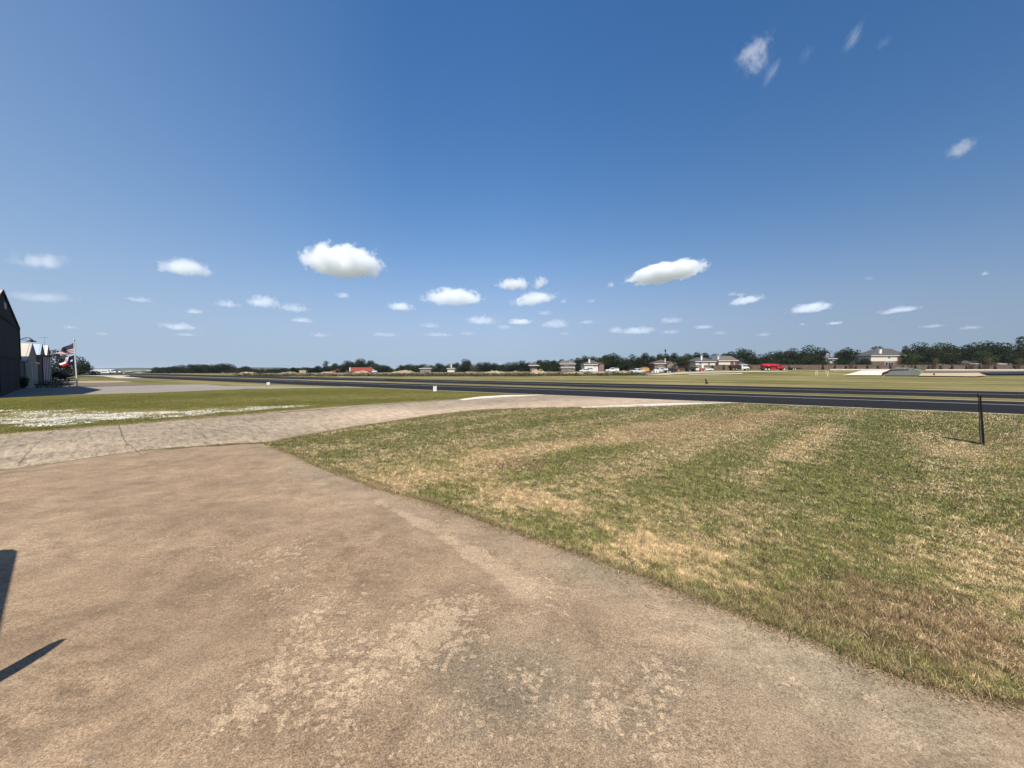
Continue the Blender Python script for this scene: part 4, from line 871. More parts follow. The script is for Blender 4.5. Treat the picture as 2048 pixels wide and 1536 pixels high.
def tanker():
    Y = 163; x = AT(1545, Y); t = thing('tank_truck', 'red water tank truck with white wheel rims in front of the dark trees', 'truck', (x, Y, Hz(x, Y)+.05), 0); truck_frame(t, -4.8, 4.6)
    b = MB(); n = 20; prof = [(math.cos(2*math.pi*i/n), math.sin(2*math.pi*i/n)) for i in range(n)]
    vs = []; xs = [(-4.75,.82),(-4.6,1),(1.1,1),(1.25,.82)]
    for X, k in xs: vs += [(X, 1.2*k*c, 2.05+.82*k*s_) for c, s_ in prof]
    fs = [tuple(range(n-1, -1, -1)), tuple(range(3*n, 4*n))]
    for l in range(3): fs += [(l*n+i, l*n+(i+1) % n, (l+1)*n+(i+1) % n, (l+1)*n+i) for i in range(n)]
    b.add(vs, fs); tk = b.build('tank', M['red_paint'], t, True)
    b = MB(); b.box(-4.4, .9, -.35, .35, 2.85, 2.93); b.box(-2.2, -1.6, -.3, .3, 2.93, 3.08); b.build('walkway', M['red_paint'], tk)
    b = MB(); b.box(-1.55, -.1 if 0 else .7, -1.22, -.6, .55, 1.35, .04); b.box(-1.55, .7, .6, 1.22, .55, 1.35, .04); b.build('tool_box', M['red_paint'], t)
    b = MB(); b.box(-4.95, -4.6, -1.1, 1.1, .75, 1.1, .03); b.box(-1.9, -1.7, -1.2, 1.2, 1.1, 1.5); b.build('spray_bar', M['chassis'], t)
    b = MB(); b.box(-2.6, -2.3, -1.24, -1.19, 1.95, 2.15, .01); b.build('plate', M['trim_white'], tk)
    hood_cab(t, 1.5, 'red_paint', z=.8)
    b = MB(); b.tube((1.42, -1.0, 1.0), (1.42, -1.0, 3.0), .07); b.build('exhaust', M['rim'], t)
    for wx in (-3.65, -2.35, 4.1):
        for s in (-1, 1): wheel(t, wx, s*1.05, .52, .32, 'white_paint')
tanker()
def flatbed(label, px, Y, rz, L=5.5, mat='black_paint', name='flatbed_trailer', group=None, side=.0):
    x = AT(px, Y); t = thing(name, label, 'trailer', (x, Y, Hz(x, Y)+.05), rz, group); b = MB(); b.box(-L/2, L/2, -1.15, 1.15, .72, .95, .02); b.box(-L/2+.2, L/2-.2, -.4, .4, .5, .72); b.build('deck', M['dark_wood'], t)
    b = MB(); b.box(-L/2, L/2, -1.22, -1.16, .7, 1.05+side); b.box(-L/2, L/2, 1.16, 1.22, .7, 1.05+side); b.build('side_rail', M[mat], t)
    b = MB(); b.tube((L/2, 0, .62), (L/2+1.1, 0, .5), .06); b.tube((L/2+.9, 0, .5), (L/2+.9, 0, 0), .04); b.build('drawbar', M['chassis'], t)
    for wx in (-.9, .0):
        for s in (-1, 1): wheel(t, wx-.5, s*1.05, .38, .24, 'white_paint')
    return t
flatbed('long dark flatbed trailer parked right of the red tanker', 1589, 172, 0, 5.0)
flatbed('empty black flatbed trailer in front of the white work trucks', 1340, 149, 0, 4.6)
def dump_trailer():
    Y = 161; x = AT(1381, Y); t = thing('dump_trailer', 'black high-sided dump trailer left of the white pickup bed', 'trailer', (x, Y, Hz(x, Y)+.05), 0); truck_frame(t, -1.8, 1.9)
    b = MB(); b.prism([(-2.1,1.9),(-1.6,.85),(1.5,.85),(2.1,1.9),(2.1,2.0),(-2.1,2.0)], -1.15, 1.15, .03); b.build('bin', M['black_paint'], t)
    for wx in (-1.3, 1.4):
        for s in (-1, 1): wheel(t, wx, s*1.0, .45, .3, 'black_paint')
dump_trailer()
pickup('white pickup facing left at the near edge of the work track', 1275, 146, R(205), name='pickup_truck')
pickup('white utility pickup with tool body behind the black flatbed', 1321, 153, R(200), bed='utility')
pickup('dark pickup parked close right of the white utility pickup', 1341, 156, R(200), paint='black_paint')
pickup('white pickup half hidden behind the black dump trailer', 1394, 164, R(0))
pickup('white utility pickup parked right of the white house', 1224, 172, R(180), bed='utility')
suv('white estate car parked right of the red site machine', 1414, 163, R(0))
suv('small white car in front of the white house', 1169, 181, R(180))
def semi():
    Y = 261; x = AT(724, Y); t = thing('semi_trailer', 'long red box trailer with white end parked before the trees', 'trailer', (x, Y, Hz(x, Y)+.05), 0)
    b = MB(); b.box(-7.3, 7.3, -1.25, 1.25, 1.1, 3.95, .04)
    for i in range(24): xx = -6.9+i*.6; b.box(xx, xx+.07, -1.28, 1.28, 1.2, 3.85)
    b.build('box_body', M['trailer_red'], t); b = MB(); b.box(-7.95, -7.3, -1.27, 1.27, 1.08, 3.97, .02); b.build('front_panel', M['white_paint'], t)
    b = MB(); b.box(-7, 7, -.5, .5, .85, 1.1); b.build('chassis', M['chassis'], t)
    for wx in (-6, -4.8, 5.5):
        for s in (-1, 1): wheel(t, wx, s*1.05, .5, .3)
    x = AT(750, Y); t = thing('tractor_unit', 'white tractor cab standing at the right end of the red trailer', 'truck', (x-1.5, Y, Hz(x, Y)+.05), 0); truck_frame(t, -1.2, 3.4); hood_cab(t, -.4, 'white_paint')
    for wx in (-.7, 2.3):
        for s in (-1, 1): wheel(t, wx, s*1.05, .5, .3)
semi()
def excavator(label, px, Y, rz, paint, sc=1.0, raise_=0.0):
    x = AT(px, Y); t = thing('excavator', label, 'excavator', (x, Y, Hz(x, Y)+.03), rz); t.scale = (sc,)*3
    for s in (-1, 1):
        b = MB(); b.prism([(-1.9,.1),(-1.6,0),(1.6,0),(1.9,.1),(2.05,.45),(1.8,.8),(-1.8,.8),(-2.05,.45)], s*.95-.28, s*.95+.28, .03); b.build('track', M['chassis'], t)
    b = MB(); b.prism([(-2.3,1.0),(1.3,1.0),(1.3,1.45),(-.3,1.5),(-.4,2.05),(-2.2,1.95),(-2.4,1.6)], -1.2, 1.2, .06); b.build('house', M[paint], t)
    b = MB(); b.prism([(-.2,1.47),(1.15,1.47),(1.25,2.0),(.9,2.75),(-.2,2.8)], .15, 1.15, .06); c = b.build('cab', M[paint], t)
    b = MB(); b.prism([(0,1.75),(1.05,1.75),(1.1,2.05),(.82,2.62),(0,2.64)], .13, 1.17); b.build('cab_window', M['glass_dark'], c)
    b = MB(); b.prism([(1.0,1.35),(1.4,1.35),(3.0,3.3+raise_),(4.2,3.0+raise_),(4.2,3.35+raise_),(2.9,3.75+raise_)], -.25, .05, .02); b.prism([(4.0,3.5+raise_),(4.4,3.3+raise_),(4.7,1.3),(4.45,1.2)], -.2, 0, .02); b.build('boom', M[paint], t)
    b = MB(); b.prism([(4.2,1.3),(4.9,1.3),(4.9,.7),(4.5,.3),(4.0,.5)], -.5, .3, .03); b.build('bucket', M['chassis'], t)
excavator('small orange excavator working left of the red trailer', 668, 255, R(0), 'orange_paint', .8)
excavator('tan excavator digging in the rubble by the brick pavilion house', 1072, 176, R(20), 'yellow_paint', .7, -.8)
def yellow_machine():
    Y = 151; x = AT(1289, Y); t = thing('trencher', 'yellow and orange trenching machine behind the left white pickup', 'machine', (x, Y, Hz(x, Y)+.03), R(4)); t.scale = (.85, .85, .85)
    for s in (-1, 1):
        b = MB(); b.prism([(-1.6,.1),(-1.3,0),(1.5,0),(1.8,.15),(1.9,.45),(1.6,.75),(-1.5,.75),(-1.8,.4)], s*.85-.25, s*.85+.25, .03); b.build('track', M['rust'], t)
    b = MB(); b.prism([(-1.9,.85),(1.7,.85),(1.9,1.3),(1.8,2.2),(-1.5,2.25),(-1.9,1.9)], -1.0, 1.0, .08); b.build('body', M['yellow_paint'], t)
    b = MB(); b.prism([(-2.0,2.26),(1.5,2.26),(1.2,2.65),(.2,2.85),(-1.4,2.6)], -.9, .9, .06); b.build('conveyor', M['orange_paint'], t)
    b = MB(); b.prism([(1.8,.5),(3.0,.25),(3.3,.5),(3.2,.9),(1.9,1.1)], -.5, .5, .04); b.build('digging_boom', M['rust'], t)
yellow_machine()
def red_machine():
    Y = 160; x = AT(1404, Y); t = thing('drill_rig', 'red and white upright site machine between the two white vehicles', 'machine', (x, Y, Hz(x, Y)+.03), 0)
    b = MB(); b.box(-.9, .9, -.6, .6, .25, 1.35, .06); b.build('body', M['trailer_red'], t); b = MB(); b.box(-.35, .45, -.4, .4, 1.36, 2.7, .05); b.build('tank', M['white_paint'], t)
    b = MB(); b.tube((-.6, 0, 1.3), (-.6, 0, 2.3), .06); b.tube((.7, 0, 1.3), (.75, 0, 2.0), .06); b.build('mast', M['steel'], t)
    for wx in (-.6, .6):
        for s in (-1, 1): wheel(t, wx, s*.62, .28, .2, 'white_paint')
red_machine()
flatbed('low red equipment trailer behind the black flatbed', 1357, 165, R(0), 4.2, 'rust', side=.3)
def container(label, px, Y, w, h, mat, name='storage_container'):
    x = AT(px, Y); t = thing(name, label, 'container', (x, Y, Hz(x, Y)), R(3)); b = MB(); b.box(-w/2, w/2, -1.2, 1.2, .1, h, .03)
    for i in range(int(w/.4)): xx = -w/2+.1+i*.4; b.box(xx, xx+.12, -1.24, 1.24, .2, h-.1)
    b.build('shell', M[mat], t); b = MB(); b.box(w/2, w/2+.04, -1.1, -.03, .2, h-.15); b.box(w/2, w/2+.04, .03, 1.1, .2, h-.15); b.build('door', M[mat], t)
container('weathered yellow container lying left of the far orange excavator', 607, 250, 4.2, 2.1, 'wood_tan')
def porta(label, px, Y, h, w=.5):
    x = AT(px, Y); t = thing('water_tank', label, 'tank', (x, Y, Hz(x, Y)), 0, 'white site tanks'); b = MB(); b.ring((0, 0, 0), 'z', [(0, w), (h*.8, w), (h*.95, w*.6), (h, w*.3)], 14); b.build('tank', M['white_paint'], t, True)
    b = MB(); b.ring((0, 0, h), 'z', [(0, w*.25), (.08, w*.25)], 10); b.build('lid', M['chassis'], t)
porta('tall slim white tank left of the white utility pickup', 1310.5, 150, 1.4, .32); porta('squat white tank beside the slim white tank', 1315.5, 149, 1.1, .4); porta('low white tank right of the yellow machine', 1304, 152, .6, .5)

# posts, pipes and bits on the building ground
def post(label, px, yb, h, r=.075, lean=.0, mat='white_paint'):
    x, y = G(px, yb); t = thing('marker_post', label, 'post', (x, y, Hz(x, y)), 0, 'white marker posts on the building ground'); b = MB(); b.tube((0, 0, -.1), (lean, 0, h), r, r*.9, 10); b.build('post', M[mat], t, True)
    b = MB(); b.ring((lean, 0, h), 'z', [(0, r*1.15), (.05, r*1.1), (.08, r*.4)], 10); b.build('cap', M[mat], t)
post('left post of the pair of white posts left of the white ramp', 1631.5, 750.3, 1.35); post('right post of the pair of white posts left of the white ramp', 1634.5, 750.3, 1.35, .07, -.05); post('single leaning white post between the pair and the white ramp', 1655, 752.7, 1.4, .085, .12)
post('low white post behind the leaning one', 1652, 746, .9, .07); post('short white post by the wall left of the ramp', 1688, 742.3, .7, .07); post('short white post at the foot of the brick wall far right', 2026, 740.6, .8, .07); post('short white post behind the gravel heap', 1809, 741.6, .8, .07)
post('short white post right of the low white one', 1670, 743, .8, .07)
def pipe(label, px, yb, k):
    x, y = G(px, yb); t = MB(); pts = [(-.5*k, 0, 1.5), (-.2*k, 0, 1.55), (.1*k, 0, 1.2), (.2*k, 0, .5), (.25*k, 0, -.1)]
    for a, b in zip(pts, pts[1:]): t.tube(a, b, .2, .2, 12)
    o = t.build('bent_pipe', M['pipe_green'], None, True); o.location = (x, y, Hz(x, y)); tag(o, label, 'pipe', 'bent green pipes')
pipe('bent pale green pipe at the edge of the gravel heap', 1834, 748, 2.2); pipe('bent pale green pipe nearest the sand pad', 1838.5, 750, 2.2)
def fence_silt():
    b = MB(); pts = [G(764, 0)] if 0 else [G(*p) for p in ((1764,752.8),(1768,749),(1776,746),(1782,743.2),(1800,742.3),(1818,742.1))]
    for a, c in zip(pts, pts[1:]):
        d = math.hypot(c[0]-a[0], c[1]-a[1]); n = max(1, int(d/3))
        for i in range(n):
            p = [a[k]+(c[k]-a[k])*i/n for k in (0, 1)]; q = [a[k]+(c[k]-a[k])*(i+1)/n for k in (0, 1)]; zp, zq = Hz(*p), Hz(*q)
            b.add([(p[0],p[1],zp-.1),(q[0],q[1],zq-.1),(q[0],q[1],zq+.75),(p[0],p[1],zp+.75),(p[0]+.04,p[1]+.04,zp-.1),(q[0]+.04,q[1]+.04,zq-.1),(q[0]+.04,q[1]+.04,zq+.75),(p[0]+.04,p[1]+.04,zp+.75)], [(0,1,2,3),(7,6,5,4),(3,2,6,7),(0,3,7,4),(1,5,6,2)])
            b.tube((p[0], p[1], zp-.2), (p[0], p[1], zp+.95), .05, .05, 6)
    tag(b.build('silt_fence', M['black_sheet']), 'low black silt fence around the gravel heap', 'fence')
fence_silt()
def hydrant():
    x, y = G(1868, 752.5); t = thing('fire_hydrant', 'rusty brown hydrant standing on the sand pad', 'hydrant', (x, y, Hz(x, y))); b = MB()
    b.ring((0,0,0), 'z', [(0,.24),(.1,.24),(.12,.16),(.65,.15),(.68,.2),(.75,.2),(.9,.12),(.95,.04)], 12); b.build('body', M['rust'], t, True); b = MB(); b.tube((-.28,0,.5),(.28,0,.5),.08); b.build('outlet', M['rust'], t)
    x, y = G(1413, 768.3); t = thing('stump_post', 'short dark weathered post with dry weeds beyond the runway', 'post', (x, y, Hz(x, y))); b = MB()
    b.tube((0,0,-.1),(-.1,0,.75),.1,.12,8); b.tube((-.1,0,.7),(-.3,0,.85),.07,.05,8); b.build('post', M['dark_wood'], t)
    make_crown('weed_clump', .8, .5, 'bush', 200, .1, M['leaf_brown'], t)
hydrant()
def palm():
    Y = 198; x = AT(1330, Y); t = thing('utility_pole', 'dark pole rising above the trees behind the tan brick house', 'pole', (x, Y, Hz(x, Y))); b = MB(); h = ZT(698.5, Y)-Hz(x, Y)
    b.tube((0,0,-.5),(0,0,h),.17,.11,10); b.build('pole', M['dark_wood'], t); b = MB(); b.ring((0,0,h-1.5), 'z', [(0,.2),(.1,.34),(1.3,.34),(1.45,.2)], 12); b.build('transformer', M['hangar_trim'], t)
palm()
# ------------------------------------------------------------------ buildings at the far left
def far_hangar(label, px0, px1, Y, y_eave, y_top, mat='hangar_white', roof='roof_far', doors=2, depth=18):
    X0, X1 = AT(px0, Y), AT(px1, Y); cx = (X0+X1)/2; g = Hz(cx, Y); t = thing('metal_hangar', label, 'hangar', (cx, Y, g), 0, 'hangars and sheds at the far left'); w = (X1-X0)/2; e = ZT(y_eave, Y)-g; r = ZT(y_top, Y)-g
    b = MB(); b.box(-w, w, 0, depth, -.5, e); b.build('wall', M[mat], t); b = MB(); m = depth/2
    b.add([(-w-.4,-.4,e),(w+.4,-.4,e),(w+.4,depth+.4,e),(-w-.4,depth+.4,e),(-w-.4,m,r),(w+.4,m,r)], [(0,1,5,4),(2,3,4,5),(1,2,5),(3,0,4),(3,2,1,0)]); b.build('roof', M[roof], t)
    for i in range(doors):
        a = -w+2*w*(i+.15)/doors; c = -w+2*w*(i+.85)/doors; b = MB(); b.box(a, c, -.12, -.004, 0, e*.8); b.build('door', M['hangar_trim' if i % 2 else 'steel'], t)
far_hangar('broad hangar with a pale grey roof right of the flagpole', 168, 206, 270, 743, 738.5, doors=3)
far_hangar('small pale blue shed right of the broad grey-roofed hangar', 209, 219, 275, 742, 740, 'roof_silver', doors=1, depth=10)
far_hangar('white hangar with low roof, middle of the far left buildings', 224, 248, 280, 744, 742.4, 'white_wall', doors=2)
far_hangar('small white hangar just right of the middle one', 249, 263, 290, 744.3, 742, 'white_wall', doors=1)
far_hangar('low white shed left of the dense grove', 267, 280, 285, 746, 745, 'white_wall', doors=1, depth=8)
far_hangar('tall bright white hangar at the left end of the dense grove', 291, 310, 320, 741.5, 739.5, 'white_wall', 'white_wall', doors=1)
suv('white car parked before the far pale blue shed', 213, 250, R(10))
def tiny_plane(label, px, Y, rz, paint='white_paint'):
    x = AT(px, Y); t = thing('light_aircraft', label, 'aircraft', (x, Y, Hz(x, Y)), rz, 'small white aircraft parked far left'); b = MB()
    b.ring((0,0,1.1), 'x', [(-3.8,.1),(-2.5,.3),(-.6,.62),(.8,.65),(1.8,.45),(2.4,.3),(2.7,.1)], 12); b.build('fuselage', M[paint], t, True)
    b = MB(); b.box(-.3, 1.0, -4.8, 4.8, 1.75, 1.88, .03); b.build('wing', M[paint], t); b = MB(); b.prism([(-3.9,1.2),(-3.0,1.2),(-3.5,2.4),(-3.95,2.4)], -.05, .05); b.box(-3.8, -3.1, -1.5, 1.5, 1.2, 1.26, .02); b.build('tail', M[paint], t)
    b = MB(); b.prism([(-.4,1.4),(1.1,1.4),(.9,1.75),(-.2,1.75)], -.56, .56, .04); b.build('cabin_glass', M['glass_dark'], t)
    for wx, wy in ((.1, -1), (.1, 1), (1.9, 0)): wheel(t, wx, wy, .22, .14)
    b = MB()
    for wy in (-1, 1): b.tube((.1, wy, .2), (.1, wy*.4, .7), .05)
    b.tube((1.9, .12, .2), (1.9, .05, .8), .05); b.build('landing_gear', M['steel'], t)
tiny_plane('white light aircraft left of the flagpole base far behind', 160, 240, R(30)); tiny_plane('white light aircraft just right of the flagpole far behind', 176, 238, R(150)); tiny_plane('white light aircraft in front of the middle far hangar', 234, 262, R(10))
# ------------------------------------------------------------------ hangar row on the left
FD = Vector((-.752, .659)); FN = Vector((.659, .752))
def hangar(label, P0, L, apex, eave, ridge, depth, wall, roof, rake):
    """P0 near corner of the front; L front length; apex = distance of the ridge along the front; local x runs along the front, local -y goes back"""
    t = thing('hangar', label, 'hangar', (P0[0], P0[1], 0), math.atan2(FD.y, FD.x), 'row of hangars along the left taxiway')
    # local frame: x along FD; the building lies towards +y (= rotated FD by 90 deg) which points away from the runway
    b = MB(); n = depth
    b.prism([(0,-.3),(L,-.3),(L,eave),(apex,ridge),(0,eave)], 0, n); b.build('wall', M[wall], t)
    r = MB(); th = .14; o = .35; s0 = (ridge-eave)/apex; s1 = (ridge-eave)/(L-apex)
    r.prism([(-o,eave-s0*o+.01),(apex,ridge+.01),(L+o,eave-s1*o+.01),(L+o,eave-s1*o+th),(apex,ridge+th),(-o,eave-s0*o+th)], -.05, n+o)
    rf = r.build('roof', M[roof], t)
    k = MB()
    for i in range(int(n/1.2)): yy = i*1.2; yy += .1; k.add([(-o,yy,eave-s0*o+th+.003),(apex,yy,ridge+th+.003),(apex,yy+.06,ridge+th+.05),(-o,yy+.06,eave-s0*o+th+.05)], [(0,1,2,3)])
    k.build('roof_ribs', M[roof], rf)
    k = MB(); k.prism([(-o-.02,eave-s0*o-.12),(apex,ridge-.1),(L+o+.02,eave-s1*o-.12),(L+o+.02,eave-s1*o+th+.03),(apex,ridge+th+.04),(-o-.02,eave-s0*o+th+.03)], -.11, -.053); k.build('rake_trim', M[rake], rf)
    return t
h1 = hangar('huge dark slate hangar with a cream roof at the left edge', (-42.2, 31.4), 24.3, 8.6, 7.35, 9.8, 22, 'hangar_slate', 'roof_cream', 'hangar_trim')
b = MB(); b.box(.0, 24.3, -.08, -.003, 7.2, 7.5); b.box(.0, 24.3, -.06, -.004, 3.45, 3.6); b.box(-.05, .2, -.1, -.003, 0, 7.2); b.box(24.05, 24.35, -.1, -.003, 0, 7.2); b.build('trim', M['hangar_trim'], h1)
b = MB()
for i in range(3): b.box(3+i*6.2, 9.1+i*6.2, -.055, -.002, .05, 3.3)
b.build('door', M['hangar_slate'], h1)
b = MB(); b.box(9.2, 10.6, -.05, -.002, 8.3, 8.9)
for i in range(5): b.box(9.25, 10.55, -.09, -.05, 8.34+i*.11, 8.38+i*.11)
b.build('vent', M['steel'], h1)
# gooseneck lamp on the far corner of the slate hangar
lp = MB(); pts = [(24.3,-.05,6.0),(24.9,-.5,6.3),(25.4,-.8,6.3),(25.7,-.9,6.1)]
for a, c in zip(pts, pts[1:]): lp.tube(a, c, .045, .045, 8)
lamp = lp.build('wall_lamp', M['black_paint'], h1, True); lp = MB(); lp.ring((25.75,-.9,5.85), 'z', [(0,.42),(.08,.4),(.2,.16),(.3,.1)], 14); lp.build('lamp_shade', M['black_paint'], lamp, True)
lp = MB(); lp.ring((25.75,-.9,5.8), 'z', [(0,.12),(.06,.16),(.08,.1)], 10); lp.build('bulb', M['lamp_glass'], lamp, True)
h2 = hangar('small hangar with a cream metal roof and cream corner column', (-59.9, 47.6), 23, 10, 3.4, 5.84, 16, 'hangar_white', 'roof_cream', 'tan_stucco')
b = MB(); b.box(-.35, .15, -.4, .1, 0, 3.35, .03); b.box(-.45, .25, -.5, .2, 0, .25, .02); b.build('column', M['column_cream'], h2)
b = MB(); b.prism([(0.0,3.35),(23,3.35),(10,5.8)], -.06, -.004); b.build('gable_panel', M['tan_stucco'], h2)
for i in range(6):
    b = MB(); b.box(1.2+i*3.5, 4.55+i*3.5, -.12 if i % 2 else -.07, -.006, .08, 3.1)
    for j in range(5): b.box(1.3+i*3.5+j*.66, 1.34+i*3.5+j*.66, -.15, -.07, .1, 3.08)
    b.build('door', M['hangar_white'], h2)
b = MB(); b.box(1.5, 12, -.6, -.1, 3.12, 3.3, .02); b.build('canopy', M['hangar_white'], h2)
h3 = hangar('silver-roofed hangar, third along the left row', (-84.7, 69.2), 19, 9, 4.8, 7.1, 16, 'tan_stucco', 'roof_silver', 'hangar_trim')
b = MB(); b.box(2, 17, -.1, -.004, 0, 4.2); b.build('door', M['hangar_slate'], h3)
h4 = hangar('narrow hangar with a bright white roof, farthest of the left row', (-103, 85.4), 20, 10.5, 5.4, 7.9, 16, 'tan_stucco', 'white_wall', 'hangar_trim')
b = MB(); b.box(2, 18, -.1, -.004, 0, 4.6); b.build('door', M['hangar_slate'], h4)
def antenna(label, px, Y, z0, z1, parent_loc):
    x = AT(px, Y); t = thing('antenna', label, 'antenna', (x, Y, z0)); b = MB(); b.tube((0,0,-.3),(0,0,z1-z0),.035,.025,8); b.build('mast', M['steel'], t)
    b = MB(); b.tube((-.9,0,z1-z0-.2),(.9,0,z1-z0-.1),.02)
    for i in range(6): xx = -.8+i*.32; b.tube((xx,-.4+i*.03,z1-z0-.19+i*.015),(xx,.4-i*.03,z1-z0-.19+i*.015),.014)
    b.build('elements', M['steel'], t)
antenna('thin roof antenna on the hangar with bright white roof', 92, 88, 6.3, 9.7, None)
antenna('small roof antenna right of the gooseneck wall lamp', 55, 58, 4.4, 6.9, None)
def striped():
    a = Vector((-73.2, 60)); c = Vector((-79.4, 66.2)); d = (c-a); L = d.length; t = thing('striped_shed', 'tall shed front with dark and white vertical stripes before the silver-roofed hangar', 'shed', (a.x, a.y, 0), math.atan2(d.y, d.x))
    b = MB(); b.box(0, L, 0, 2.6, -.2, 4.45); b.build('wall', M['tan_stucco'], t); b = MB(); b.box(-.2, L+.2, -.3, 2.9, 4.45, 4.6, .02); b.build('roof', M['hangar_trim'], t)
    n = 9; b = MB(); w = MB()
    for i in range(n): (b if i % 2 == 0 else w).box(.15+i*(L-.5)/n, .15+(i+.98 if i % 2 else i+1)*(L-.5)/n, -.07, -.004, .1, 4.3)
    b.build('dark_stripes', M['navy'], t)['kind'] = 'thing'; w.build('white_stripes', M['flag_white'], t); b = MB(); b.box(L-.3, L+.02, -.12, -.003, 0, 4.4); b.build('corner_trim', M['trim_white'], t)
striped()
def picnic(label, px, Y, rz):
    x = AT(px, Y); t = thing('picnic_table', label, 'table', (x, Y, 0), rz, 'dark picnic tables in the hangar shade'); b = MB()
    for i in range(4): b.box(-.95, .95, -.38+i*.195, -.2+i*.195, .72, .76, .005)
    b.build('table_top', M['dark_wood'], t)
    for s in (-1, 1):
        b = MB(); b.box(-.95, .95, min(s*.6, s*.85), max(s*.6, s*.85), .42, .46, .005); b.build('bench', M['dark_wood'], t)
        b = MB(); b.prism([(s*.7-.04,.4),(s*.7+.04,.4),(s*.7+.04,.47),(s*.7-.04,.47)], -.8, .8)
        for q in (-1, 1): b.tube((s*.7, q*.7, 0), (s*.7, q*.3, .74), .045, .045, 6)
        b.build('leg', M['dark_wood'], t)
picnic('dark picnic table nearest the cream corner column', 68, 50.5, R(20)); picnic('dark picnic table below the striped shed front', 92, 49.5, R(130)); picnic('dark picnic table nearest the flagpole', 117, 49.5, R(10))
picnic('dark picnic table behind the other three, under the trees', 104, 56, R(60))
bt = thing('shrub', 'rounded dark shrub between slate hangar and cream column', 'shrub', (AT(45, 46.2), 46.2, 0)); make_crown('foliage', 1.3, 1.5, 'bush', 900, .14, M['leaf_dark'], bt, dark=.6); make_trunk(1.2, .6, bt, 'stem')
x = AT(128, 72)
tiny_plane('low dark light aircraft parked under the trees left of the flagpole', 124, 78, R(165), 'chassis')
pickup('dark pickup parked in the tree shade beside the striped shed', 113, 82, R(150), 'black_paint')

# flagpole with two flags
PX, PY = AT(154, 50), 50.0
def flagpole():
    t = thing('flagpole', 'white flagpole carrying two flags on the left pavement', 'flagpole', (PX, PY, 0)); b = MB(); top = 6.05; lean = AT(151.3, 50)-PX
    b.tube((0,0,0),(lean,0,top),.075,.05,12); b.build('pole', M['white_paint'], t, True); b = MB(); b.ring((lean,0,top), 'z', [(0,.05),(.04,.1),(.1,.12),(.17,.09),(.21,.02)], 14); b.build('finial', M['rim'], t, True)
    b = MB(); b.ring((0,0,0), 'z', [(0,.25),(.06,.24),(.1,.12)], 16); b.build('base', M['white_concrete'], t); b = MB(); b.tube((lean-.08,-.06,5.9),(-.07,-.06,1.2),.01); b.build('halyard', M['white_paint'], t)
flagpole()
def zz(py): return 2.4+(738-py)*50/770
def cloth(surf, colfn, mats, name, label, nu=60, nv=26):
    V = []; Fc = []; mi = []
    for i in range(nu+1):
        for j in range(nv+1): V.append(tuple(surf(i/nu, j/nv)))
    for i in range(nu):
        for j in range(nv): a = i*(nv+1)+j; Fc.append((a, a+1, a+nv+2, a+nv+1)); mi.append(colfn((i+.5)/nu, (j+.5)/nv))
    o = mesh_np(name, V, np.array(Fc), mats[0], smooth=True)
    for m in mats[1:]: o.data.materials.append(m)
    o.data.polygons.foreach_set('material_index', np.array(mi, np.int32)); sm = o.modifiers.new('thickness', 'SOLIDIFY'); sm.thickness = .006; return tag(o, label, 'flag')
def usa(u, v):
    px = 151.0-44*u+3*math.sin(u*9)*u*.4; yt = 685+26*u**1.15; yb = 707+4.5*u+1.5*math.sin(u*7)*u
    z = zz(yt+(yb-yt)*v+.6*math.sin(u*13+v*2)*u); x = AT(px, 50); y = 50+.28*math.sin(u*11+v*3.5)*(u**.6)+.35*v*u; return (x, y, z)
usf = cloth(usa, lambda u, v: (1 if (u < .45 and v < 7/13) else (2 if int(v*13) % 2 == 0 else 0)), [M['flag_white'], M['navy'], M['flag_red']], 'national_flag', 'red, white and blue striped flag with starry canton, upper one on the pole', 60, 26)
b = MB()
for r_ in range(9):
    for c_ in range(6 if r_ % 2 == 0 else 5):
        u = .03+(c_+(.5 if r_ % 2 else 0))*.07; v = (.5+r_*.75)/13+.01; p = Vector(usa(u, v)); q = [Vector(usa(u+.011*math.sin(k*.628)*(1 if k % 2 == 0 else .45), v-.018*math.cos(k*.628)*(1 if k % 2 == 0 else .45))) for k in range(10)]
        for s in (-.008, .008): b.add([k+Vector((0, s, 0)) for k in q], [tuple(range(10))])
b.build('stars', M['flag_white'], usf)
def tex(u, v):
    px = 151.3-30*u+1.2*math.sin(u*8+v*2)*u; yt = 709+15*u-3*math.sin(u*5)*u; yb = 728.5+7*u+1.5*math.sin(u*9)
    z = zz(yt+(yb-yt)*v); return (AT(px, 50), 50+.22*math.sin(u*10+v*3)*(u**.6)-.1*v, z)
txf = cloth(tex, lambda u, v: (1 if u < .36 else (0 if v < .5 else 2)), [M['flag_white'], M['navy'], M['flag_red']], 'state_flag', 'blue, white and red flag with one white star, lower one on the pole', 50, 24)
q = [Vector(tex(.18+.085*math.sin(k*.628)*(1 if k % 2 == 0 else .4), .5-.17*math.cos(k*.628)*(1 if k % 2 == 0 else .4))) for k in range(10)]; b = MB()
for s in (-.012, .012): b.add([k+Vector((0, s, 0)) for k in q], [tuple(range(10))])
b.build('star', M['flag_white'], txf)

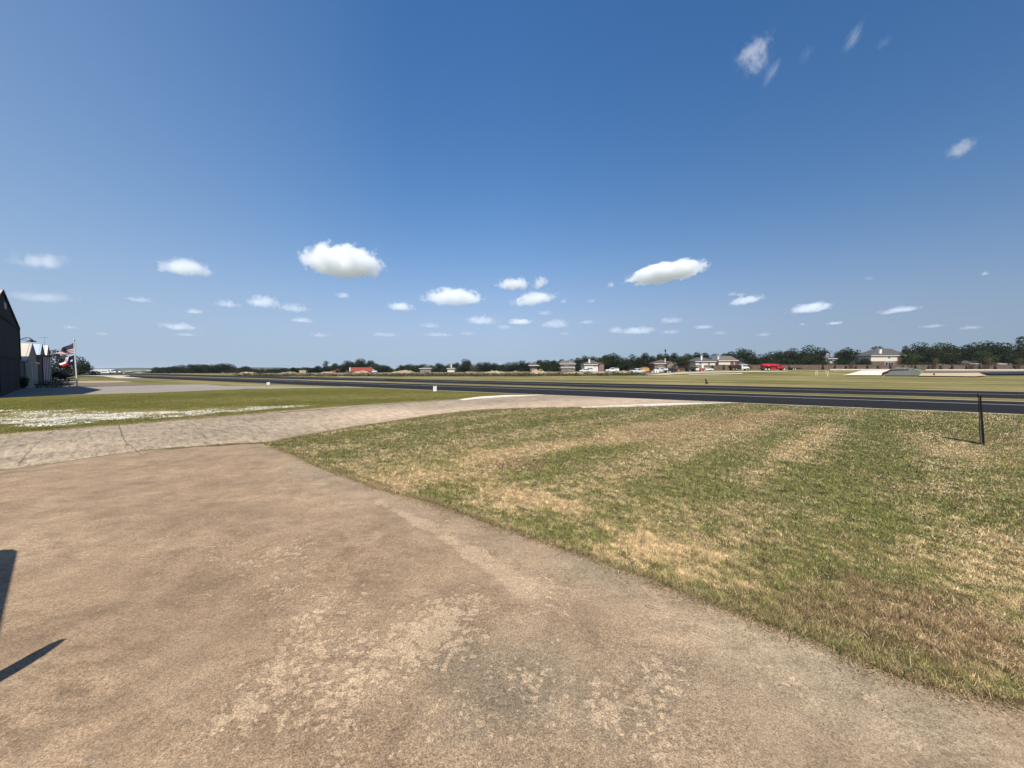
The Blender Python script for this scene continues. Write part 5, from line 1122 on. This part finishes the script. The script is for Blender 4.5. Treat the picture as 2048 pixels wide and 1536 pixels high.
# runway marker boxes
def marker_box(label, px, yb, w, h, dark_cap):
    x, y = G(px, yb); t = thing('marker_sign', label, 'sign', (x, y, 0), math.atan2(-x, y)*.6, 'white markers beside the runway'); b = MB(); b.box(-w/2, w/2, -w*.3, w*.3, .04, h, .015); b.build('panel', M['sign_white'], t)
    b = MB(); b.box(-w/2-.01, w/2+.01, -w*.3-.01, w*.3+.01, 0, .04); b.build('base', M['grey_concrete'], t)
    if dark_cap:
        b = MB(); b.box(-w*.34, w*.3, -w*.3-.02, w*.3-.02, h+.0, h+.08, .01); b.build('cap', M['black_paint'], t)
        b = MB(); b.box(-w*.34, w*.22, -w*.3-.006, -w*.3-.001, h*.86, h*.94)
        for zc in (.62, .42): b.box(w*.02, w*.16, -w*.3-.005, -w*.3-.001, h*zc, h*zc+.05); b.box(-w*.05, w*.02, -w*.3-.005, -w*.3-.001, h*zc-.03, h*zc)
        b.build('marks', M['steel'], t)
marker_box('white upright marker sign with black cap before the dark taxiway', 870, 783.2, .36, .62, True)
marker_box('small plain white marker box farther left along the taxiway', 537, 770.3, .42, .42, False)

# leaning channel post on the lawn
def channel_post():
    x, y = G(1969, 889.5); t = thing('channel_post', 'leaning black channel post with a grey inner face on the lawn', 'post', (x, y, 0), -math.atan2(x, y)); top = Vector((-.13, .02, 1.62))
    def bar(p0, p1, hw0, hw1, d0, d1, name, mat, bot=0.0):
        b = MB(); a = p0.lerp(p1, bot); vs = []
        for p, hw in ((a, hw0), (p1, hw1)):
            for sx, sy in ((-hw, d0), (hw, d0), (hw, d1), (-hw, d1)): vs.append(p+Vector((sx, sy, 0)))
        b.add(vs, [(3,2,1,0),(4,5,6,7),(0,1,5,4),(1,2,6,5),(2,3,7,6),(3,0,4,7)]); return b.build(name, M[mat], t)
    p0 = Vector((0, 0, -.15)); q = Vector((-.075, 0, 0)); qt = Vector((-.045, 0, 0))
    bar(p0, top+Vector((0, 0, -.04)), .02, .014, -.12, .2, 'flange', 'post_black')
    bar(p0+q, top+qt, .01, .008, -.12, .1, 'flange', 'post_black', .12)
    bar(p0+q*.5, top+qt*.5+Vector((0, 0, .01)), .0165, .0075, -.1, -.08, 'web', 'post_grey', .12)
    b = MB(); c = top+qt; b.box(c.x-.018, c.x+.012, -.03, .03, 1.54, 1.67, .004); b.build('bracket', M['black_paint'], t)
channel_post()

# light aircraft parked just left of the camera: its wing and propeller shade the apron
SH = Vector((.2, .98)).normalized(); EL = R(54); KS = 1/math.tan(EL)
def airplane():
    f = Vector((.648, .762)).normalized(); l = Vector((-f.y, f.x))
    zt, zw = 2.0, 2.6
    tip = Vector((-3.95, 3.32))-SH*KS*zt; wt = Vector((-6.68, 5.14))-SH*KS*zw
    tl, tf = tip.dot(l), tip.dot(f); wl, wf_ = wt.dot(l), wt.dot(f); cl = tl-.12; half = wl-cl
    o = f*tf+l*cl; rz = math.atan2(f.y, f.x); t = thing('light_aircraft', 'small high-wing aircraft parked left of the camera, casting wing and propeller shadows', 'aircraft', (o.x, o.y, 0), rz)
    le = wf_-tf; b = MB(); ch = 1.45; r = .16
    def wing_sec(y, c0, c1): return [(c1, y, zw-.01), (c1+.25, y, zw+.09), (c0-.25, y, zw+.13), (c0-.05, y, zw+.08), (c0, y, zw+.0), (c0-.06, y, zw-.06), (c0-.5, y, zw-.07)]
    tipc = [(0, .42), (.02, .26), (.07, .13), (.15, .045), (.28, 0)]; secs = [(-half+a, le-c_, le-ch+c_) for a, c_ in tipc]+[(half-a, le-c_, le-ch+c_) for a, c_ in tipc[::-1]]
    V = []; 
    for y, c0, c1 in secs: V += wing_sec(y, c0, c1)
    Fc = [tuple(range(7)), tuple(range(len(V)-1, len(V)-8, -1))]
    for i in range(len(secs)-1):
        for k in range(7): Fc.append((i*7+k, (i+1)*7+k, (i+1)*7+(k+1) % 7, i*7+(k+1) % 7))
    b.add(V, Fc); b.build('wing', M['white_paint'], t, True)
    b = MB(); b.ring((0,0,1.0), 'x', [(-6.2,.08),(-4.5,.2),(-2.6,.42),(-1.6,.5),(-.7,.42),(-.25,.3),(-.12,.2)], 18); b.build('fuselage', M['white_paint'], t, True)
    b = MB(); b.prism([(-2.6,1.3),(-1.0,1.3),(-1.4,2.1),(-1.7,2.5),(-2.5,2.5)], -.42, .42, .08); b.build('cabin', M['glass_dark'], t)
    b = MB(); b.prism([(-6.2,1.3),(-5.3,1.3),(-5.9,2.3),(-6.25,2.3)], -.04, .04, .01); b.build('fin', M['white_paint'], t); b = MB(); b.box(-6.1, -5.4, -1.2, 1.2, 1.3, 1.36, .02); b.build('tailplane', M['white_paint'], t)
    b = MB(); b.ring((0,0,1.0), 'x', [(-.12,.16),(0,.14),(.14,.07),(.2,.01)], 14); b.build('spinner', M['red_paint'], t, True)
    hub = Vector((0, 0, 1.0)); tp = Vector((0, tl-cl, zt)); 
    for s in (1, -1):
        b = MB(); d = (tp-hub)*s; L = d.length; d.normalize(); e = Vector((0, d.z, -d.y)); V = []; st = [(.0,.06),(.2,.09),(.45,.115),(.7,.115),(.85,.095),(.94,.06),(.98,.035),(1.0,.006)]
        for k, w in st:
            c = hub+d*L*k
            for a, q in ((-1, 0), (0, .02), (1, 0), (0, -.012)): V.append(c+e*w*a+Vector((q+a*w*.25, 0, 0)))
        Fc = [(3,2,1,0)]
        for i in range(len(st)-1):
            for k in range(4): Fc.append((i*4+k, i*4+(k+1) % 4, (i+1)*4+(k+1) % 4, (i+1)*4+k))
        b.add(V, Fc); b.build('propeller_blade', M['prop_black'], t, True)
    for wx, wy in ((-1.9, .9), (-1.9, -.9)):
        wheel(t, wx, wy, .25, .16); b = MB(); b.tube((wx, wy, .25), (wx, wy*.35, .95), .045); b.build('gear_leg', M['steel'], t)
    wheel(t, -6.0, .01, .12, .08)
    for s in (-1, 1): b = MB(); b.tube((-1.9, s*.4, 1.1), (le-.7, s*half*.5, zw-.03), .035); b.build('wing_strut', M['white_paint'], t)
airplane()

# ------------------------------------------------------------------ clouds: real banks of vapour kilometres off
def cloud_mat(seed, dens, soft, amp, freq, flat=.5, fill=.6):
    t = NT('cloud'); t.t.nodes.remove(t.b)
    p = t.obco(); sep = t.n('ShaderNodeSeparateXYZ'); t.l(p, sep.inputs[0])
    # squash below: flat base, domed top
    zpos = t.math('MAXIMUM', sep.outputs[2], 0.0); zneg = t.math('MINIMUM', sep.outputs[2], 0.0)
    z2 = t.math('ADD', zpos, t.math('MULTIPLY', zneg, 1.0+flat*2))
    cb = t.n('ShaderNodeCombineXYZ'); t.l(sep.outputs[0], cb.inputs[0]); t.l(sep.outputs[1], cb.inputs[1]); t.l(z2, cb.inputs[2])
    ln = t.n('ShaderNodeVectorMath', operation='LENGTH'); t.l(cb.outputs[0], ln.inputs[0])
    n1 = t.noise(t.map(p, (freq*1.5, freq, freq*.75), (0, 0, 0), (seed*7.3, seed*3.1, seed*1.7)), 1.0, 7, .6, .3)
    e = t.math('ADD', t.math('SUBTRACT', fill, ln.outputs['Value']), t.math('MULTIPLY', t.math('SUBTRACT', n1, .5), amp))
    d = t.math('MULTIPLY', t.math('DIVIDE', e, soft, True), dens)
    v = t.n('ShaderNodeVolumePrincipled'); v.inputs['Color'].default_value = (.962, .982, 1, 1); v.inputs['Anisotropy'].default_value = .2; t.l(d, v.inputs['Density'])
    t.l(v.outputs[0], t.out.inputs['Volume']); return t.m
def ico():
    me = bpy.data.meshes.new('cloud'); import bmesh; bm = bmesh.new(); bmesh.ops.create_icosphere(bm, subdivisions=3, radius=1.0); bm.to_mesh(me); bm.free(); return me
CL = [  # px, py, w, h, density, softness, noise, freq, tilt, label
 (87,527,130,42,.25,.5,.9,2.2,-.08,'thin pale cloud high at the left, above the slate hangar roof'),
 (371,540,125,40,.6,.4,.9,2.4,0,'white tapering cloud between the thin left one and the largest cloud'),
 (686,531,172,68,1.3,.13,.8,3.0,0,'largest white heap cloud, left of centre'),
 (86,597,160,28,.1,.5,.9,2.2,-.05,'long faint cloud just above the slate hangar roof'),
 (280,601,62,13,.12,.5,.9,2.4,0,'faint flat streak below the white tapering cloud'),
 (455,610,52,20,.22,.45,1.0,2.4,0,'faint cloud at the left of a loose chain of three'),
 (527,607,66,30,.5,.4,1.0,2.4,0,'brighter domed cloud in the middle of a loose chain of three'),
 (588,618,66,22,.22,.45,1.0,2.4,0,'faint cloud at the right of a loose chain of three'),
 (388,624,40,12,.25,.5,1.0,2.2,0,'tiny flat cloud left below the loose chain'),
 (358,655,84,18,.25,.5,1.1,2.4,0,'low two-humped faint cloud above the far left grove'),
 (604,642,52,13,.2,.5,.9,2.2,0,'small flat faint cloud under the right of the chain'),
 (686,592,33,15,.3,.5,.9,2.2,0,'tiny pale cloud right below the largest cloud'),
 (802,616,56,20,.5,.4,1.0,2.4,0,'small white cloud between the largest cloud and the three-humped one'),
 (907,599,118,38,.9,.25,1.0,2.8,0,'white three-humped cloud near the centre'),
 (1029,571,68,26,.8,.38,1.0,2.6,0,'white cloud in the centre, upper left of a close trio'),
 (1082,568,36,26,.6,.4,1.0,2.4,-.5,'small tilted white cloud, upper right of a close trio'),
 (1070,600,86,28,.7,.38,1.1,2.6,-.15,'white cloud, lowest of a close trio in the centre'),
 (963,643,66,20,.3,.45,1.0,2.4,0,'small pale cloud below the three-humped cloud'),
 (1040,645,50,13,.5,.42,.9,2.4,0,'small bright flat cloud low in the centre'),
 (1008,655,32,12,.15,.5,1.0,2.4,0,'faint wisp joined to the left of the small bright flat cloud'),
 (1112,650,62,22,.22,.45,1.1,2.4,0,'pale ragged low cloud right of the small bright flat one'),
 (1333,549,162,38,1.3,.15,.8,3.0,-.12,'long bright tilted cloud right of centre'),
 (1222,571,16,13,.4,.5,1.0,2.2,0,'tiny puff left of the long bright tilted cloud'),
 (1127,604,14,12,.3,.5,1.0,2.2,0,'tiny puff right of the close trio'),
 (1491,603,76,20,.45,.42,1.0,2.4,-.12,'thin slanting cloud right below the long bright cloud'),
 (1464,589,22,9,.15,.5,1.0,2.2,0,'tiny faint fleck above the thin slanting cloud'),
 (1621,619,98,22,.55,.4,.9,2.4,-.08,'flat white cloud low in the right half'),
 (1800,621,96,15,.25,.5,.9,2.2,-.08,'long thin pale cloud low at the right'),
 (1970,548,19,10,.3,.5,1.0,2.2,0,'tiny lone puff near the right edge'),
 (1232,662,32,16,.3,.45,1.0,2.4,0,'small low cloud, left of a low pale pair'),
 (1275,663,74,17,.25,.45,1.1,2.4,0,'ragged low cloud, right of a low pale pair'),
 (1342,642,54,16,.15,.5,1.0,2.4,0,'faint low cloud between the ragged pair and flat white cloud'),
 (1407,655,46,10,.15,.5,1.0,2.2,0,'flat faint low streak above the white-truck trees'),
 (1670,647,40,8,.2,.5,1.0,2.2,0,'short low streak below the flat white cloud'),
 (1865,653,60,8,.09,.5,1.0,2.2,0,'faint low streak above the right wood'),
 (1175,645,40,9,.1,.5,1.0,2.2,0,'faint flat fleck left of the low pale pair'),
 (140,655,40,10,.08,.5,1.0,2.4,0,'very faint fleck low above the flagpole'),
 (205,668,30,7,.08,.5,1.0,2.4,0,'very faint short streak right above the far left hangars'),
 (372,670,50,8,.08,.5,1.0,2.4,0,'very faint streak under the two-humped low cloud'),
 (640,671,44,12,.09,.5,1.1,2.4,0,'very faint puff above the trees left of the red trailer'),
 (770,670,60,10,.08,.5,1.1,2.4,0,'very faint streak above the red trailer trees'),
 (862,652,44,12,.12,.5,1.1,2.4,0,'faint broken fleck under the three-humped cloud'),
 (875,670,60,9,.08,.5,1.1,2.4,0,'very faint low streak below the broken fleck'),
 (935,668,36,8,.08,.5,1.1,2.4,0,'very faint low fleck above the cream cottage'),
 (1090,627,34,12,.12,.5,1.0,2.4,0,'faint fleck right under the close trio'),
 (1182,603,22,10,.1,.5,1.0,2.4,0,'faint fleck right of the tiny central puff'),
 (1130,668,24,6,.08,.5,1.0,2.4,0,'very faint speck above the tan-roofed houses'),
 (1340,665,44,12,.1,.5,1.1,2.4,0,'very faint fleck above the pole transformer'),
 (1440,667,30,9,.1,.5,1.1,2.4,0,'very faint fleck above the red brick house'),
 (1527,670,34,9,.1,.5,1.1,2.4,0,'very faint fleck above the red tanker'),
 (1605,649,20,8,.12,.5,1.0,2.4,0,'small faint fleck left of the short low streak'),
 (1737,558,26,10,.07,.5,1.0,2.4,0,'barely visible fleck high between flat cloud and lone puff'),
 (1940,656,60,9,.08,.5,1.0,2.4,0,'barely visible streak above the right end of the brick wall'),
 (1480,590,26,8,.12,.5,1.0,2.4,0,'small fleck touching the tiny faint one above the slanting cloud'),
 (1768,85,40,18,.06,.6,1.1,2.4,-.4,'barely visible wisp right of the top right slanting wisp'),
 (1506,103,80,34,.5,.6,1.2,2.6,-.35,'wispy high cloud at upper right, top streak of three'),
 (1515,128,62,36,.35,.6,1.2,2.6,-.5,'wispy high cloud at upper right, middle streak of three'),
 (1543,145,30,50,.5,.6,1.0,2.2,.5,'wispy high cloud at upper right, lowest slanting streak of three'),
 (1706,75,34,54,.6,.6,1.0,2.2,.55,'small slanting wisp at the top right'),
 (1613,108,34,34,.09,.6,1.1,2.4,.3,'very faint wisp between the two upper right wisps'),
 (1922,297,72,30,.5,.55,1.0,2.4,-.4,'lone hooked wisp at the right edge of the sky'),
]
def clouds():
    for i, (px, py, w, h, dens, soft, amp, fr, tilt, lab) in enumerate(CL):
        d = ray(px, py); alt = 1250.0; tt = alt/max(d[2], .03); 
        if tt > 16000: tt = 16000.0
        c = d*tt; dist = tt                       # distance along the optical axis scale
        hw = w*dist/F/2; hh = h*dist/F/2
        me = ico(); o = bpy.data.objects.new('cloud', me); COL.objects.link(o)
        el = d[2]/math.hypot(d[0], d[1]); 
        me.materials.append(cloud_mat(i*1.37+.4, dens*((3.4 if w > 100 else 3.3) if py > 400 else 1.5)/(hh*1.6), soft, amp*(1.3 if w > 100 and dens > .5 else 1.5), fr*1.15, .5 if py > 400 else .0, .64 if w > 100 and dens > .5 else .63))
        # the picture stretches towards its corners: real size follows the angle seen
        ax = math.hypot(1, d[0]); hw2 = hw/ax*1.5; hh2 = hh*1.75
        o.location = (c[0], c[1], CAM_H+c[2]); o.scale = (hw2, hw2*.75, hh2)
        o.rotation_mode = 'ZYX' ; o.rotation_euler = (0, tilt, -math.atan2(d[0], d[1]))
        o.rotation_mode = 'XYZ'
        tag(o, lab, 'cloud', 'scattered fair-weather clouds')
        o.data.materials[0].cycles.volume_step_rate = .6 if w > 60 else 1.0
clouds()

# ------------------------------------------------------------------ sky, sun, air
w = bpy.data.worlds.new('World'); scn.world = w; w.use_nodes = True; wt_ = w.node_tree; bg = wt_.nodes['Background']
sky = wt_.nodes.new('ShaderNodeTexSky'); sky.sky_type = 'NISHITA'; sky.sun_disc = False; sky.sun_elevation = EL
SUN = Vector((-SH.x*math.cos(EL), -SH.y*math.cos(EL), math.sin(EL)))
sky.sun_rotation = math.atan2(SUN.x, SUN.y); sky.altitude = 200; sky.air_density = 1.0; sky.dust_density = .5; sky.ozone_density = 2.0
bg.inputs[1].default_value = .1
def wm(op,a,b=0.0,clamp=False):
    m=wt_.nodes.new('ShaderNodeMath'); m.operation=op; m.use_clamp=clamp
    for i,v in enumerate((a,b)):
        if isinstance(v,(int,float)): m.inputs[i].default_value=v
        else: wt_.links.new(v,m.inputs[i])
    return m.outputs[0]
tc=wt_.nodes.new('ShaderNodeTexCoord'); sx=wt_.nodes.new('ShaderNodeSeparateXYZ'); wt_.links.new(tc.outputs['Generated'],sx.inputs[0])
sr=wt_.nodes.new('ShaderNodeSeparateColor'); wt_.links.new(sky.outputs[0],sr.inputs[0]); cr=wt_.nodes.new('ShaderNodeCombineColor')
FW=.105; CX=(1.1,1.2,1.35); HZ=(2.6,3.4,4.35); gain=wm('SUBTRACT',1.0,wm('MULTIPLY',wm('MAXIMUM',sx.outputs[0],0.0),.33))
up=wm('MAXIMUM',sx.outputs[2],0.0)
f=wm('EXPONENT',wm('MULTIPLY',wm('POWER',wm('DIVIDE',up,.16),1.3),-1.0)) if 0 else None
e1=wm('POWER',wm('DIVIDE',up,FW),1.3); f=wm('POWER',2.718,wm('MULTIPLY',e1,-1.0))
side=wm('ADD',wm('MULTIPLY',sx.outputs[0],-.9),wm('MULTIPLY',sx.outputs[1],-.25)); side=wm('MAXIMUM',wm('SUBTRACT',side,.0),0.0)
f=wm('MULTIPLY',f,.93); f=wm('ADD',f,wm('MULTIPLY',wm('MULTIPLY',side,wm('SUBTRACT',.72,wm('MULTIPLY',up,.5))),wm('SUBTRACT',1.0,f)),True)
for i,(k,p,h) in enumerate(((.55,1.68,HZ[0]),(.85,1.3,HZ[1]),(1.2,1.22,HZ[2]))):
    v=wm('MULTIPLY',wm('POWER',sr.outputs[i],p),k); hh=h*CX[i]; v=wm('MULTIPLY',wm('SUBTRACT',1.0,wm('POWER',2.718,wm('MULTIPLY',v,-1.0/hh))),hh)
    v=wm('ADD',wm('MULTIPLY',v,wm('SUBTRACT',1.0,f)),wm('MULTIPLY',f,h))
    v=wm('MULTIPLY',v,gain); wt_.links.new(v,cr.inputs[i])
wt_.links.new(cr.outputs[0],bg.inputs[0])

L = bpy.data.lights.new('sun', 'SUN'); lo = bpy.data.objects.new('sun', L); COL.objects.link(lo); L.energy = 4.9; L.angle = R(.53); L.color = (1, .94, .85)
lo.rotation_euler = (-SUN).to_track_quat('-Z', 'Y').to_euler(); lo.location = (0, 0, 50)
def haze():
    b = MB(); b.box(-7100, 7100, -7100, 7100, -9, 42); t = NT('haze'); t.t.nodes.remove(t.b); v = t.n('ShaderNodeVolumePrincipled'); v.inputs['Color'].default_value = (.78, .87, 1, 1); v.inputs['Density'].default_value = .00008; v.inputs['Anisotropy'].default_value = .3
    t.l(v.outputs[0], t.out.inputs['Volume']); t.m.cycles.homogeneous_volume = True
    tag(b.build('haze', t.m), kind='stuff')
haze()
vs = scn.view_settings; vs.view_transform = 'Standard'; vs.look = 'None'; vs.exposure = 0.6; vs.gamma = 1
c = scn.cycles; c.max_bounces = 12; c.diffuse_bounces = 3; c.glossy_bounces = 2; c.transmission_bounces = 2; c.volume_bounces = 12; c.use_denoising = True; c.volume_max_steps = 256
try: c.denoiser = 'OPENIMAGEDENOISE'
except Exception: pass
